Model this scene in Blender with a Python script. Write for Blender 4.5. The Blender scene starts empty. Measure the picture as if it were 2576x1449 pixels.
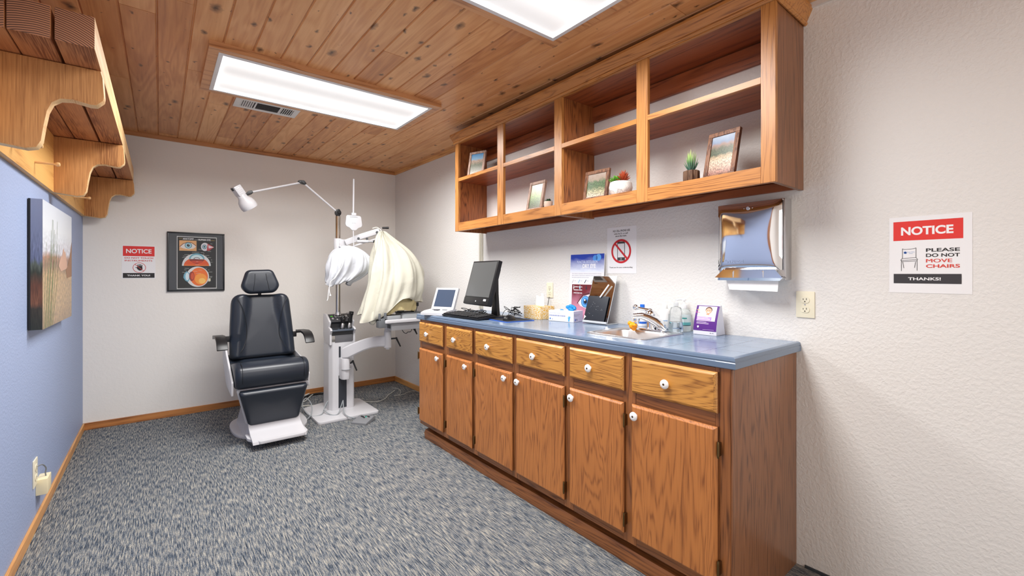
import bpy, bmesh, math, random
from mathutils import Vector, Matrix, noise
random.seed(7)
S = bpy.context.scene
COL = S.collection
PI = math.pi

def lin(c):
    return tuple(((x/255)/12.92 if x/255 <= .04045 else ((x/255+.055)/1.055)**2.4) for x in c)+(1.0,)

# ------------------------------------------------------------------ camera
cam = bpy.data.cameras.new('camera'); cob = bpy.data.objects.new('camera', cam); COL.objects.link(cob)
cob.location = (0, 0, 1.2651); cob.rotation_euler = (PI/2, 0, -math.radians(38.5589))
cam.sensor_width = 36; cam.lens = 1110.4177/2576*36; cam.shift_y = -36.2/2576; cam.clip_start = .02
S.camera = cob
# ------------------------------------------------------------------ world, exposure
W = bpy.data.worlds.new('world'); S.world = W; W.use_nodes = True
W.node_tree.nodes['Background'].inputs[0].default_value = (1, .97, .94, 1)
W.node_tree.nodes['Background'].inputs[1].default_value = 0.75  # even fill entering by the unbuilt rear, added to lighten the room
S.view_settings.view_transform = 'Standard'; S.view_settings.look = 'None'
S.view_settings.gamma = 1; S.view_settings.use_curve_mapping = False
S.view_settings.exposure = 1.2
PANEL = .34
LAMP = 20.0      # watts per panel
S.cycles.max_bounces = 10; S.cycles.diffuse_bounces = 6; S.cycles.glossy_bounces = 5; S.cycles.transmission_bounces = 8

# ------------------------------------------------------------------ room numbers (metres)
XL, XR, YB, YN = -.488, 2.1735, 4.94, -1.5
def ceil_z(x, y): return 2.44-.0049*(x-2)+.0108*(y-2.8)
def top_z(y): return .9621-.0067*(y-1.9)        # worktop height, it runs slightly out of level

# ------------------------------------------------------------------ materials
MATS = {}
def nodes(name):
    m = bpy.data.materials.new(name); m.use_nodes = True
    nt = m.node_tree; return m, nt, nt.nodes['Principled BSDF']
def mat(name, c, rough=.5, metal=0, bump=None, spec=.5, coat=0, sheen=0, emit=0, trans=0, ior=1.45, alpha=1, vary=0):
    if name in MATS: return MATS[name]
    m, nt, p = nodes(name); MATS[name] = m
    p.inputs['Base Color'].default_value = lin(c); p.inputs['Roughness'].default_value = rough
    p.inputs['Metallic'].default_value = metal; p.inputs['Specular IOR Level'].default_value = spec
    p.inputs['Coat Weight'].default_value = coat; p.inputs['Sheen Weight'].default_value = sheen
    p.inputs['Transmission Weight'].default_value = trans; p.inputs['IOR'].default_value = ior
    p.inputs['Alpha'].default_value = alpha
    if emit: p.inputs['Emission Color'].default_value = lin(c); p.inputs['Emission Strength'].default_value = emit
    L = nt.links.new
    tc = nt.nodes.new('ShaderNodeTexCoord')
    if vary:
        n = nt.nodes.new('ShaderNodeTexNoise'); n.inputs['Scale'].default_value = 3; n.inputs['Detail'].default_value = 6
        L(tc.outputs['Object'], n.inputs['Vector'])
        mx = nt.nodes.new('ShaderNodeMix'); mx.data_type = 'RGBA'
        mx.inputs[6].default_value = lin(tuple(x*(1-vary) for x in c)); mx.inputs[7].default_value = lin(tuple(min(255, x*(1+vary)) for x in c))
        L(n.outputs[0], mx.inputs[0]); L(mx.outputs[2], p.inputs['Base Color'])
    if bump:
        sc_, st, dist = bump
        n = nt.nodes.new('ShaderNodeTexNoise'); n.inputs['Scale'].default_value = sc_; n.inputs['Detail'].default_value = 4
        n.inputs['Distortion'].default_value = .6
        b = nt.nodes.new('ShaderNodeBump'); b.inputs['Strength'].default_value = st; b.inputs['Distance'].default_value = dist
        L(tc.outputs['Object'], n.inputs['Vector']); L(n.outputs[0], b.inputs['Height']); L(b.outputs[0], p.inputs['Normal'])
    return m
def flat(c, rough=.6):
    return mat('ink_%d_%d_%d' % tuple(int(x) for x in c), c, rough)

def ramp(nt, stops, interp='LINEAR'):
    r = nt.nodes.new('ShaderNodeValToRGB'); r.color_ramp.interpolation = interp
    e = r.color_ramp.elements
    while len(e) < len(stops): e.new(.5)
    for i, (p, c) in enumerate(stops):
        e[i].position = p; e[i].color = c if len(c) == 4 else lin(c)
    return r
def vmul(nt, src, v, add=None):
    m = nt.nodes.new('ShaderNodeVectorMath'); m.operation = 'MULTIPLY'; nt.links.new(src, m.inputs[0]); m.inputs[1].default_value = v
    return m.outputs[0]
def math_(nt, op, a, b=None, c=None):
    m = nt.nodes.new('ShaderNodeMath'); m.operation = op
    for i, x in enumerate((a, b, c)):
        if x is None: continue
        if isinstance(x, (int, float)): m.inputs[i].default_value = x
        else: nt.links.new(x, m.inputs[i])
    return m.outputs[0]

def wood(name, light, dark, axis='Z', rings=9, scale=4.5, rough=.38, pores=.35, coat=.15, stretch=.10, knots=False):
    if name in MATS: return MATS[name]
    m, nt, p = nodes(name); MATS[name] = m; L = nt.links.new
    tc = nt.nodes.new('ShaderNodeTexCoord'); oi = nt.nodes.new('ShaderNodeObjectInfo')
    off = nt.nodes.new('ShaderNodeVectorMath'); off.operation = 'MULTIPLY_ADD'
    cmb = nt.nodes.new('ShaderNodeCombineXYZ')
    for i in range(3): L(oi.outputs['Random'], cmb.inputs[i])
    L(cmb.outputs[0], off.inputs[0]); off.inputs[1].default_value = (9.1, 5.7, 7.3); L(tc.outputs['Object'], off.inputs[2])
    i = 'XYZ'.index(axis); st = [1, 1, 1]; st[i] = stretch
    v = vmul(nt, off.outputs[0], st)
    n = nt.nodes.new('ShaderNodeTexNoise'); n.inputs['Scale'].default_value = scale; n.inputs['Detail'].default_value = 3
    n.inputs['Roughness'].default_value = .42; n.inputs['Distortion'].default_value = .35
    L(v, n.inputs['Vector'])
    s = math_(nt, 'MULTIPLY_ADD', math_(nt, 'SINE', math_(nt, 'MULTIPLY', n.outputs[0], rings*2.9*6.283)), .5, .5)
    s = math_(nt, 'POWER', s, 2.2)
    st2 = [1, 1, 1]; st2[i] = .03
    v2 = vmul(nt, off.outputs[0], st2)
    n2 = nt.nodes.new('ShaderNodeTexNoise'); n2.inputs['Scale'].default_value = 260; n2.inputs['Detail'].default_value = 3
    L(v2, n2.inputs['Vector'])
    n3 = nt.nodes.new('ShaderNodeTexNoise'); n3.inputs['Scale'].default_value = 2.2; n3.inputs['Detail'].default_value = 2
    L(off.outputs[0], n3.inputs['Vector'])
    brk = nt.nodes.new('ShaderNodeMapRange'); brk.inputs[1].default_value = .36; brk.inputs[2].default_value = .62; brk.inputs[3].default_value = .25; brk.inputs[4].default_value = 1.0
    L(n2.outputs[0], brk.inputs[0])
    f = math_(nt, 'MULTIPLY_ADD', n2.outputs[0], pores*1.6, math_(nt, 'MULTIPLY', math_(nt, 'MULTIPLY', s, brk.outputs[0]), .72))
    f = math_(nt, 'ADD', f, math_(nt, 'MULTIPLY_ADD', n3.outputs[0], .5, -.28)); 
    r = ramp(nt, [(.05, light), (.62, tuple((a*.55+b*.45) for a, b in zip(light, dark))), (1.0, dark)])
    L(f, r.inputs[0])
    out = r.outputs[0]
    L(out, p.inputs['Base Color'])
    b = nt.nodes.new('ShaderNodeBump'); b.inputs['Strength'].default_value = .12; b.inputs['Distance'].default_value = .001
    b.invert = True; L(f, b.inputs['Height']); L(b.outputs[0], p.inputs['Normal'])
    p.inputs['Roughness'].default_value = rough; p.inputs['Coat Weight'].default_value = coat; p.inputs['Coat Roughness'].default_value = .25
    return m

def cedar():
    m, nt, p = nodes('cedar_planks'); L = nt.links.new
    tc = nt.nodes.new('ShaderNodeTexCoord'); at = nt.nodes.new('ShaderNodeAttribute'); at.attribute_name = 'plank'
    sep = nt.nodes.new('ShaderNodeSeparateColor'); L(at.outputs['Color'], sep.inputs[0])
    off = nt.nodes.new('ShaderNodeVectorMath'); off.operation = 'MULTIPLY_ADD'
    L(at.outputs['Color'], off.inputs[0]); off.inputs[1].default_value = (13, 17, 3); L(tc.outputs['Object'], off.inputs[2])
    n = nt.nodes.new('ShaderNodeTexNoise'); n.inputs['Scale'].default_value = 5; n.inputs['Detail'].default_value = 3; n.inputs['Distortion'].default_value = .5
    L(vmul(nt, off.outputs[0], (1.2, .13, 1)), n.inputs['Vector'])
    s = math_(nt, 'MULTIPLY_ADD', math_(nt, 'SINE', math_(nt, 'MULTIPLY', n.outputs[0], 60)), .5, .5)
    n2 = nt.nodes.new('ShaderNodeTexNoise'); n2.inputs['Scale'].default_value = 110; n2.inputs['Detail'].default_value = 3
    L(vmul(nt, off.outputs[0], (1, .04, 1)), n2.inputs['Vector'])
    f = math_(nt, 'ADD', math_(nt, 'MULTIPLY', s, .22), math_(nt, 'MULTIPLY', n2.outputs[0], .45))
    f = math_(nt, 'ADD', f, math_(nt, 'MULTIPLY_ADD', sep.outputs[0], .42, -.12))
    n4 = nt.nodes.new('ShaderNodeTexNoise'); n4.inputs['Scale'].default_value = 2.4; n4.inputs['Detail'].default_value = 4
    L(vmul(nt, off.outputs[0], (1, .5, 1)), n4.inputs['Vector'])
    f = math_(nt, 'ADD', f, math_(nt, 'MULTIPLY_ADD', n4.outputs[0], .7, -.36))
    r = ramp(nt, [(0, (230, 174, 118)), (.35, (212, 150, 96)), (.7, (188, 124, 74)), (1, (142, 88, 52))]); L(f, r.inputs[0])
    # knots
    nd = nt.nodes.new('ShaderNodeTexNoise'); nd.inputs['Scale'].default_value = 30; L(off.outputs[0], nd.inputs['Vector'])
    va = nt.nodes.new('ShaderNodeVectorMath'); va.operation = 'MULTIPLY_ADD'; L(nd.outputs[1], va.inputs[0]); va.inputs[1].default_value = (.035, .03, 0)
    L(off.outputs[0], va.inputs[2])
    vo = nt.nodes.new('ShaderNodeTexVoronoi'); vo.voronoi_dimensions = '2D'; vo.inputs['Scale'].default_value = 1
    L(vmul(nt, va.outputs[0], (9, 4.6, 1)), vo.inputs['Vector'])
    sv = nt.nodes.new('ShaderNodeSeparateColor'); L(vo.outputs['Color'], sv.inputs[0])
    rad = math_(nt, 'MULTIPLY_ADD', math_(nt, 'POWER', sv.outputs[0], 2.6), .13, .012)
    q = math_(nt, 'DIVIDE', vo.outputs['Distance'], rad)
    kr = ramp(nt, [(.0, (0, 0, 0, 1)), (.35, (.25, .25, .25, 1)), (1, (1, 1, 1, 1))]); L(math_(nt, 'MULTIPLY', q, .6), kr.inputs[0])
    mx = nt.nodes.new('ShaderNodeMix'); mx.data_type = 'RGBA'; mx.inputs[6].default_value = lin((70, 42, 26))
    L(kr.outputs[0], mx.inputs[0]); L(r.outputs[0], mx.inputs[7]); L(mx.outputs[2], p.inputs['Base Color'])
    b = nt.nodes.new('ShaderNodeBump'); b.inputs['Strength'].default_value = .25; b.inputs['Distance'].default_value = .0012; b.invert = True
    L(f, b.inputs['Height']); L(b.outputs[0], p.inputs['Normal'])
    p.inputs['Roughness'].default_value = .42; p.inputs['Coat Weight'].default_value = .1
    return m

def carpet():
    m, nt, p = nodes('carpet'); L = nt.links.new
    tc = nt.nodes.new('ShaderNodeTexCoord')
    def nz(scale, v, det=2, dist=0):
        n = nt.nodes.new('ShaderNodeTexNoise'); n.inputs['Scale'].default_value = scale; n.inputs['Detail'].default_value = det
        n.inputs['Distortion'].default_value = dist; L(vmul(nt, tc.outputs['Object'], v), n.inputs['Vector']); return n.outputs[0]
    a = nz(1, (190, 15, 1), 2, .1); b_ = nz(1, (420, 110, 1), 1); c = nz(1, (14, 5, 1), 2); d = nz(1, (400, 20, 1), 1)
    f = math_(nt, 'MULTIPLY_ADD', a, 1.5, -.22)
    f = math_(nt, 'ADD', f, math_(nt, 'MULTIPLY_ADD', b_, .55, -.27)); f = math_(nt, 'ADD', f, math_(nt, 'MULTIPLY_ADD', c, .18, -.09))
    f = math_(nt, 'ADD', f, math_(nt, 'MULTIPLY_ADD', d, .9, -.45))
    r = ramp(nt, [(.02, (48, 56, 68)), (.28, (72, 82, 96)), (.42, (100, 109, 120)), (.56, (134, 138, 141)), (.72, (164, 162, 156)), (.95, (192, 189, 178))])
    L(f, r.inputs[0]); L(r.outputs[0], p.inputs['Base Color'])
    b = nt.nodes.new('ShaderNodeBump'); b.inputs['Strength'].default_value = .9; b.inputs['Distance'].default_value = .006
    L(math_(nt, 'ADD', f, b_), b.inputs['Height']); L(b.outputs[0], p.inputs['Normal'])
    p.inputs['Roughness'].default_value = .95; p.inputs['Specular IOR Level'].default_value = .15
    return m

def wall_mat(name, c, sc_=42, st=.5, rough=.55):
    m, nt, p = nodes(name); L = nt.links.new
    tc = nt.nodes.new('ShaderNodeTexCoord')
    n = nt.nodes.new('ShaderNodeTexNoise'); n.inputs['Scale'].default_value = sc_; n.inputs['Detail'].default_value = 3; n.inputs['Distortion'].default_value = .3
    L(tc.outputs['Object'], n.inputs['Vector'])
    r = ramp(nt, [(.36, (0, 0, 0, 1)), (.66, (1, 1, 1, 1))]); L(n.outputs[0], r.inputs[0])
    n2 = nt.nodes.new('ShaderNodeTexNoise'); n2.inputs['Scale'].default_value = 180; L(tc.outputs['Object'], n2.inputs['Vector'])
    b = nt.nodes.new('ShaderNodeBump'); b.inputs['Strength'].default_value = st; b.inputs['Distance'].default_value = .0022
    L(math_(nt, 'MULTIPLY_ADD', n2.outputs[0], .25, r.outputs[0]), b.inputs['Height']); L(b.outputs[0], p.inputs['Normal'])
    n3 = nt.nodes.new('ShaderNodeTexNoise'); n3.inputs['Scale'].default_value = .9; L(tc.outputs['Object'], n3.inputs['Vector'])
    mx = nt.nodes.new('ShaderNodeMix'); mx.data_type = 'RGBA'; mx.inputs[6].default_value = lin(tuple(x*.98 for x in c)); mx.inputs[7].default_value = lin(c)
    L(n3.outputs[0], mx.inputs[0]); L(mx.outputs[2], p.inputs['Base Color'])
    p.inputs['Roughness'].default_value = rough; p.inputs['Specular IOR Level'].default_value = .35
    return m

def tile_mat():
    m, nt, p = nodes('blue_tile_worktop'); L = nt.links.new
    tc = nt.nodes.new('ShaderNodeTexCoord'); sep = nt.nodes.new('ShaderNodeSeparateXYZ'); L(tc.outputs['Object'], sep.inputs[0])
    def line(o, off):
        fr = math_(nt, 'FRACT', math_(nt, 'DIVIDE', math_(nt, 'ADD', o, off), .152))
        d = math_(nt, 'ABSOLUTE', math_(nt, 'SUBTRACT', fr, .5))
        return math_(nt, 'GREATER_THAN', d, .485)
    g = math_(nt, 'MAXIMUM', line(sep.outputs[0], 0), line(sep.outputs[1], 0))
    n = nt.nodes.new('ShaderNodeTexNoise'); n.inputs['Scale'].default_value = 7; n.inputs['Detail'].default_value = 5; L(tc.outputs['Object'], n.inputs['Vector'])
    r = ramp(nt, [(.3, (112, 134, 160)), (.7, (126, 146, 172))]); L(n.outputs[0], r.inputs[0])
    mx = nt.nodes.new('ShaderNodeMix'); mx.data_type = 'RGBA'; L(g, mx.inputs[0]); L(r.outputs[0], mx.inputs[6]); mx.inputs[7].default_value = lin((70, 92, 128))
    L(mx.outputs[2], p.inputs['Base Color'])
    b = nt.nodes.new('ShaderNodeBump'); b.inputs['Strength'].default_value = .4; b.inputs['Distance'].default_value = .001; b.invert = True
    L(g, b.inputs['Height']); L(b.outputs[0], p.inputs['Normal'])
    p.inputs['Roughness'].default_value = .2; p.inputs['Coat Weight'].default_value = .12; p.inputs['Coat Roughness'].default_value = .08
    return m

def photo_mat(name, stops, nscale=8, wob=.12, speck=.35, sps=40, gain=.62):
    """a printed landscape: colour bands by height, wobbled and speckled"""
    m, nt, p = nodes(name); L = nt.links.new
    uv = nt.nodes.new('ShaderNodeTexCoord'); sep = nt.nodes.new('ShaderNodeSeparateXYZ'); L(uv.outputs['UV'], sep.inputs[0])
    n = nt.nodes.new('ShaderNodeTexNoise'); n.inputs['Scale'].default_value = nscale; n.inputs['Detail'].default_value = 6; L(uv.outputs['UV'], n.inputs['Vector'])
    v = math_(nt, 'ADD', sep.outputs[1], math_(nt, 'MULTIPLY_ADD', n.outputs[0], wob*2, -wob))
    r = ramp(nt, stops); L(v, r.inputs[0])
    n2 = nt.nodes.new('ShaderNodeTexNoise'); n2.inputs['Scale'].default_value = sps; n2.inputs['Detail'].default_value = 4; L(uv.outputs['UV'], n2.inputs['Vector'])
    mp = nt.nodes.new('ShaderNodeMapRange'); mp.inputs[1].default_value = .35; mp.inputs[2].default_value = .65
    mp.inputs[3].default_value = 1-speck; mp.inputs[4].default_value = 1+speck; L(n2.outputs[0], mp.inputs[0]); mp.clamp = True
    # speckle only below the horizon colour
    k = ramp(nt, [(.0, (1, 1, 1, 1)), (.62, (1, 1, 1, 1)), (.8, (0, 0, 0, 1))]); L(v, k.inputs[0])
    sp = math_(nt, 'ADD', 1, math_(nt, 'MULTIPLY', math_(nt, 'SUBTRACT', mp.outputs[0], 1), k.outputs[0]))
    vm = nt.nodes.new('ShaderNodeVectorMath'); vm.operation = 'SCALE'; L(r.outputs[0], vm.inputs[0]); L(math_(nt, 'MULTIPLY', sp, gain), vm.inputs['Scale'])
    L(vm.outputs[0], p.inputs['Base Color']); p.inputs['Roughness'].default_value = .3
    return m

# ------------------------------------------------------------------ object plumbing
ORG = {}
def tag(o, label=None, cat=None, group=None, kind=None):
    if label: o['label'] = label
    if cat: o['category'] = cat
    if group: o['group'] = group
    if kind: o['kind'] = kind
    return o
def thing(name, label, cat, loc, rotz=0, group=None):
    o = bpy.data.objects.new(name, None); COL.objects.link(o); o.empty_display_size = .05
    o.location = loc; o.rotation_euler = (0, 0, rotz)
    ORG[o.name] = Matrix.Translation(loc) @ Matrix.Rotation(rotz, 4, 'Z')
    return tag(o, label, cat, group)

class MB:
    """mesh collector"""
    def __init__(s): s.bm = bmesh.new()
    def _add(s, verts, faces, mi=0):
        vs = [s.bm.verts.new(v) for v in verts]; fs = []
        for f in faces:
            try: q = s.bm.faces.new([vs[i] for i in f]); q.material_index = mi; fs.append(q)
            except ValueError: pass
        return vs, fs
    def box(s, x0, x1, y0, y1, z0, z1, bev=0, mi=0, M=None, seg=2):
        v = [(x, y, z) for x in (x0, x1) for y in (y0, y1) for z in (z0, z1)]
        if M: v = [M @ Vector(p) for p in v]
        vs, fs = s._add(v, [(0, 1, 3, 2), (4, 6, 7, 5), (0, 4, 5, 1), (2, 3, 7, 6), (0, 2, 6, 4), (1, 5, 7, 3)], mi)
        if bev:
            es = list({e for f in fs for e in f.edges})
            bmesh.ops.bevel(s.bm, geom=es, offset=bev, segments=seg, affect='EDGES', profile=.6)
        return s
    def prism(s, pts, axis, a, b, bev=0, mi=0, M=None, seg=2):
        """pts: 2-D outline in the plane across axis (X: y,z; Y: x,z; Z: x,y)"""
        def P(q, t): return {'X': (t, q[0], q[1]), 'Y': (q[0], t, q[1]), 'Z': (q[0], q[1], t)}[axis]
        n = len(pts); v = [P(q, a) for q in pts]+[P(q, b) for q in pts]
        if M: v = [M @ Vector(p) for p in v]
        f = [tuple(range(n)), tuple(range(2*n-1, n-1, -1))]+[(i, (i+1) % n+0, (i+1) % n+n, i+n) for i in range(n)]
        vs, fs = s._add(v, f, mi)
        bmesh.ops.recalc_face_normals(s.bm, faces=fs)
        if bev:
            es = list({e for f_ in fs[:2] for e in f_.edges})
            bmesh.ops.bevel(s.bm, geom=es, offset=bev, segments=seg, affect='EDGES', profile=.6)
        return s
    def rings(s, rs, cap0=True, cap1=True, closed=False, mi=0):
        n = len(rs[0]); v = [p for r in rs for p in r]; f = []
        for k in range(len(rs)-1+(1 if closed else 0)):
            a = k*n; b = ((k+1) % len(rs))*n
            for i in range(n): j = (i+1) % n; f.append((a+i, a+j, b+j, b+i))
        if cap0 and not closed: f.append(tuple(range(n-1, -1, -1)))
        if cap1 and not closed: f.append(tuple(range((len(rs)-1)*n, len(rs)*n)))
        vs, fs = s._add(v, f, mi); bmesh.ops.recalc_face_normals(s.bm, faces=fs); return s
    def cyl(s, p0, p1, r0, r1=None, n=24, mi=0, bev=0):
        r1 = r0 if r1 is None else r1
        p0, p1 = Vector(p0), Vector(p1); d = (p1-p0).normalized()
        u = d.orthogonal().normalized(); w = d.cross(u)
        def R(c, r): return [c+u*(r*math.cos(2*PI*i/n))+w*(r*math.sin(2*PI*i/n)) for i in range(n)]
        L = (p1-p0).length
        if bev: rs = [R(p0, r0-bev), R(p0+d*bev, r0), R(p1-d*bev, r1), R(p1, r1-bev)]
        else: rs = [R(p0, r0), R(p1, r1)]
        return s.rings(rs, mi=mi)
    def lathe(s, prof, c, n=32, mi=0, axis='Z', caps=True):
        def P(r, t, a):
            x, y = r*math.cos(a), r*math.sin(a)
            return {'Z': (c[0]+x, c[1]+y, c[2]+t), 'X': (c[0]+t, c[1]+x, c[2]+y), 'Y': (c[0]+x, c[1]+t, c[2]+y)}[axis]
        rs = [[P(max(r, 1e-4), t, 2*PI*i/n) for i in range(n)] for r, t in prof]
        return s.rings(rs, caps, caps, mi=mi)
    def tube(s, pts, r, n=8, mi=0, smooth=True, flat_=None):
        pts = [Vector(p) for p in pts]
        if smooth and len(pts) > 2: pts = catmull(pts, 8)
        rs = []; up = None
        for i, p in enumerate(pts):
            t = (pts[min(i+1, len(pts)-1)]-pts[max(i-1, 0)])
            if t.length < 1e-9: continue
            t.normalize()
            if up is None: up = t.orthogonal().normalized()
            up = (up-t*up.dot(t)); up = up.normalized() if up.length > 1e-6 else t.orthogonal().normalized()
            w = t.cross(up); rr = r[0]+(r[1]-r[0])*i/(len(pts)-1) if isinstance(r, tuple) else r
            rs.append([p+up*(rr*math.cos(2*PI*k/n))+w*(rr*math.sin(2*PI*k/n)) for k in range(n)])
        return s.rings(rs, mi=mi)
    def ball(s, c, r, n=16, sq=(1, 1, 1), mi=0):
        prof = [(math.sin(PI*k/n), -math.cos(PI*k/n)) for k in range(n+1)]
        rs = [[(c[0]+r*sq[0]*max(a, 1e-4)*math.cos(2*PI*i/(2*n)), c[1]+r*sq[1]*max(a, 1e-4)*math.sin(2*PI*i/(2*n)), c[2]+r*sq[2]*b) for i in range(2*n)] for a, b in prof]
        return s.rings(rs, mi=mi)
    def move(s, M): bmesh.ops.transform(s.bm, matrix=M, verts=s.bm.verts[:]); return s

def catmull(P, k):
    out = []; n = len(P)
    for i in range(n-1):
        a, b, c, d = P[max(i-1, 0)], P[i], P[i+1], P[min(i+2, n-1)]
        for j in range(k):
            t = j/k
            out.append(.5*((2*b)+(c-a)*t+(2*a-5*b+4*c-d)*t*t+(3*b-a-3*c+d)*t**3))
    out.append(P[-1]); return out

def finish(me, mb, mats, smooth=True, ang=32):
    bm = mb.bm
    bm.normal_update()
    for f in bm.faces: f.smooth = smooth
    if smooth:
        ca = math.radians(ang)
        for e in bm.edges:
            if len(e.link_faces) == 2:
                try: e.smooth = e.calc_face_angle() < ca
                except ValueError: pass
    bm.to_mesh(me); bm.free()
    for m in (mats if isinstance(mats, (list, tuple)) else [mats]): me.materials.append(m)

def part(name, mb, m, parent, world=True, smooth=True, label=None, ang=32):
    """a child mesh; coordinates are world unless world=False (then the thing's own)"""
    M = ORG[parent.name]
    if world: mb.move(M.inverted())
    me = bpy.data.meshes.new(name); finish(me, mb, m, smooth, ang)
    o = bpy.data.objects.new(name, me); COL.objects.link(o); o.parent = parent; ORG[o.name] = M
    if label: o['label'] = label
    return o
def solo(name, mb, m, loc, label, cat, group=None, smooth=True, kind=None, ang=32):
    me = bpy.data.meshes.new(name); mb.move(Matrix.Translation(loc).inverted()); finish(me, mb, m, smooth, ang)
    o = bpy.data.objects.new(name, me); COL.objects.link(o); o.location = loc; ORG[o.name] = Matrix.Translation(loc)
    return tag(o, label, cat, group, kind)
def struct(name, mb, m, smooth=False, loc=(0, 0, 0)):
    me = bpy.data.meshes.new(name); mb.move(Matrix.Translation(loc).inverted()); finish(me, mb, m, smooth)
    o = bpy.data.objects.new(name, me); COL.objects.link(o); o.location = loc; o['kind'] = 'structure'; return o

def resample(poly, n):
    P = [Vector(p) for p in poly]; seg = [(P[(i+1) % len(P)]-P[i]).length for i in range(len(P))]; T = sum(seg); out = []
    for k in range(n):
        d = T*k/n; i = 0
        while d > seg[i] and i < len(seg)-1: d -= seg[i]; i += 1
        out.append(P[i].lerp(P[(i+1) % len(P)], d/seg[i]))
    return out
def roundpoly(pts, r, k=6):
    """round the corners of a 2-D polygon; r may be a list"""
    out = []; n = len(pts)
    for i in range(n):
        p = Vector(pts[i]); a = Vector(pts[i-1])-p; b = Vector(pts[(i+1) % n])-p
        rr = r[i] if isinstance(r, (list, tuple)) else r
        rr = min(rr, a.length*.49, b.length*.49)
        if rr <= 0: out.append(p); continue
        A = p+a.normalized()*rr; B = p+b.normalized()*rr
        for j in range(k+1):
            t = j/k; out.append(A*(1-t)**2+p*2*t*(1-t)+B*t*t)
    return [(q.x, q.y) for q in out]
def cushion(mb, outline, y0, thick, f=None, M=None, n=72, edge=.05, bulge=.012):
    """padded panel: outline in (x,z), back at y0, front towards -y"""
    P = resample(outline, n); c = sum(P, Vector((0, 0)))/n
    rad = sum(((p-c).length for p in P))/n; e = edge/rad
    rs = []
    def ring(s_, dep):
        r = []
        for p in P:
            q = c+(p-c)*s_; dd = dep+((f(q.x, q.y) if f else 0) if dep > thick*.3 else 0)
            r.append(Vector((q.x, y0-dd, q.y)))
        return r
    rs.append(ring(1-e*.5, 0)); rs.append(ring(1-e*.1, thick*.12)); rs.append(ring(1, thick*.35))
    for k in range(1, 7):
        a = k/6*PI/2; rs.append(ring(1-e*(1-math.cos(a)), thick*.45+thick*.55*math.sin(a)))
    s0 = 1-e
    for k in range(1, 13):
        s_ = s0*(1-k/12.0); rs.append(ring(max(s_, .002), thick+bulge*(1-(s_/s0)**2)))
    if M: rs = [[M @ v for v in r] for r in rs]
    mb.rings(rs); return mb
def pillow(mb, outline, axis, a, b, edge, n=64, k=6):
    """outline in the plane across axis, extruded a..b with rounded ends"""
    P = resample(outline, n); c = sum(P, Vector((0, 0)))/n; rad = sum(((p-c).length for p in P))/n
    def R(s_, t): return [({'X': (t, q.x, q.y), 'Y': (q.x, t, q.y), 'Z': (q.x, q.y, t)})[axis] for q in [c+(p-c)*s_ for p in P]]
    rs = [R(.02, a)]
    for j in range(k+1):
        t = j/k*PI/2; rs.append(R(1-edge/rad*(1-math.sin(t)), a+edge*(1-math.cos(t))))
    for j in range(k, -1, -1):
        t = j/k*PI/2; rs.append(R(1-edge/rad*(1-math.sin(t)), b-edge*(1-math.cos(t))))
    rs.append(R(.02, b))
    return mb.rings(rs)

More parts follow.
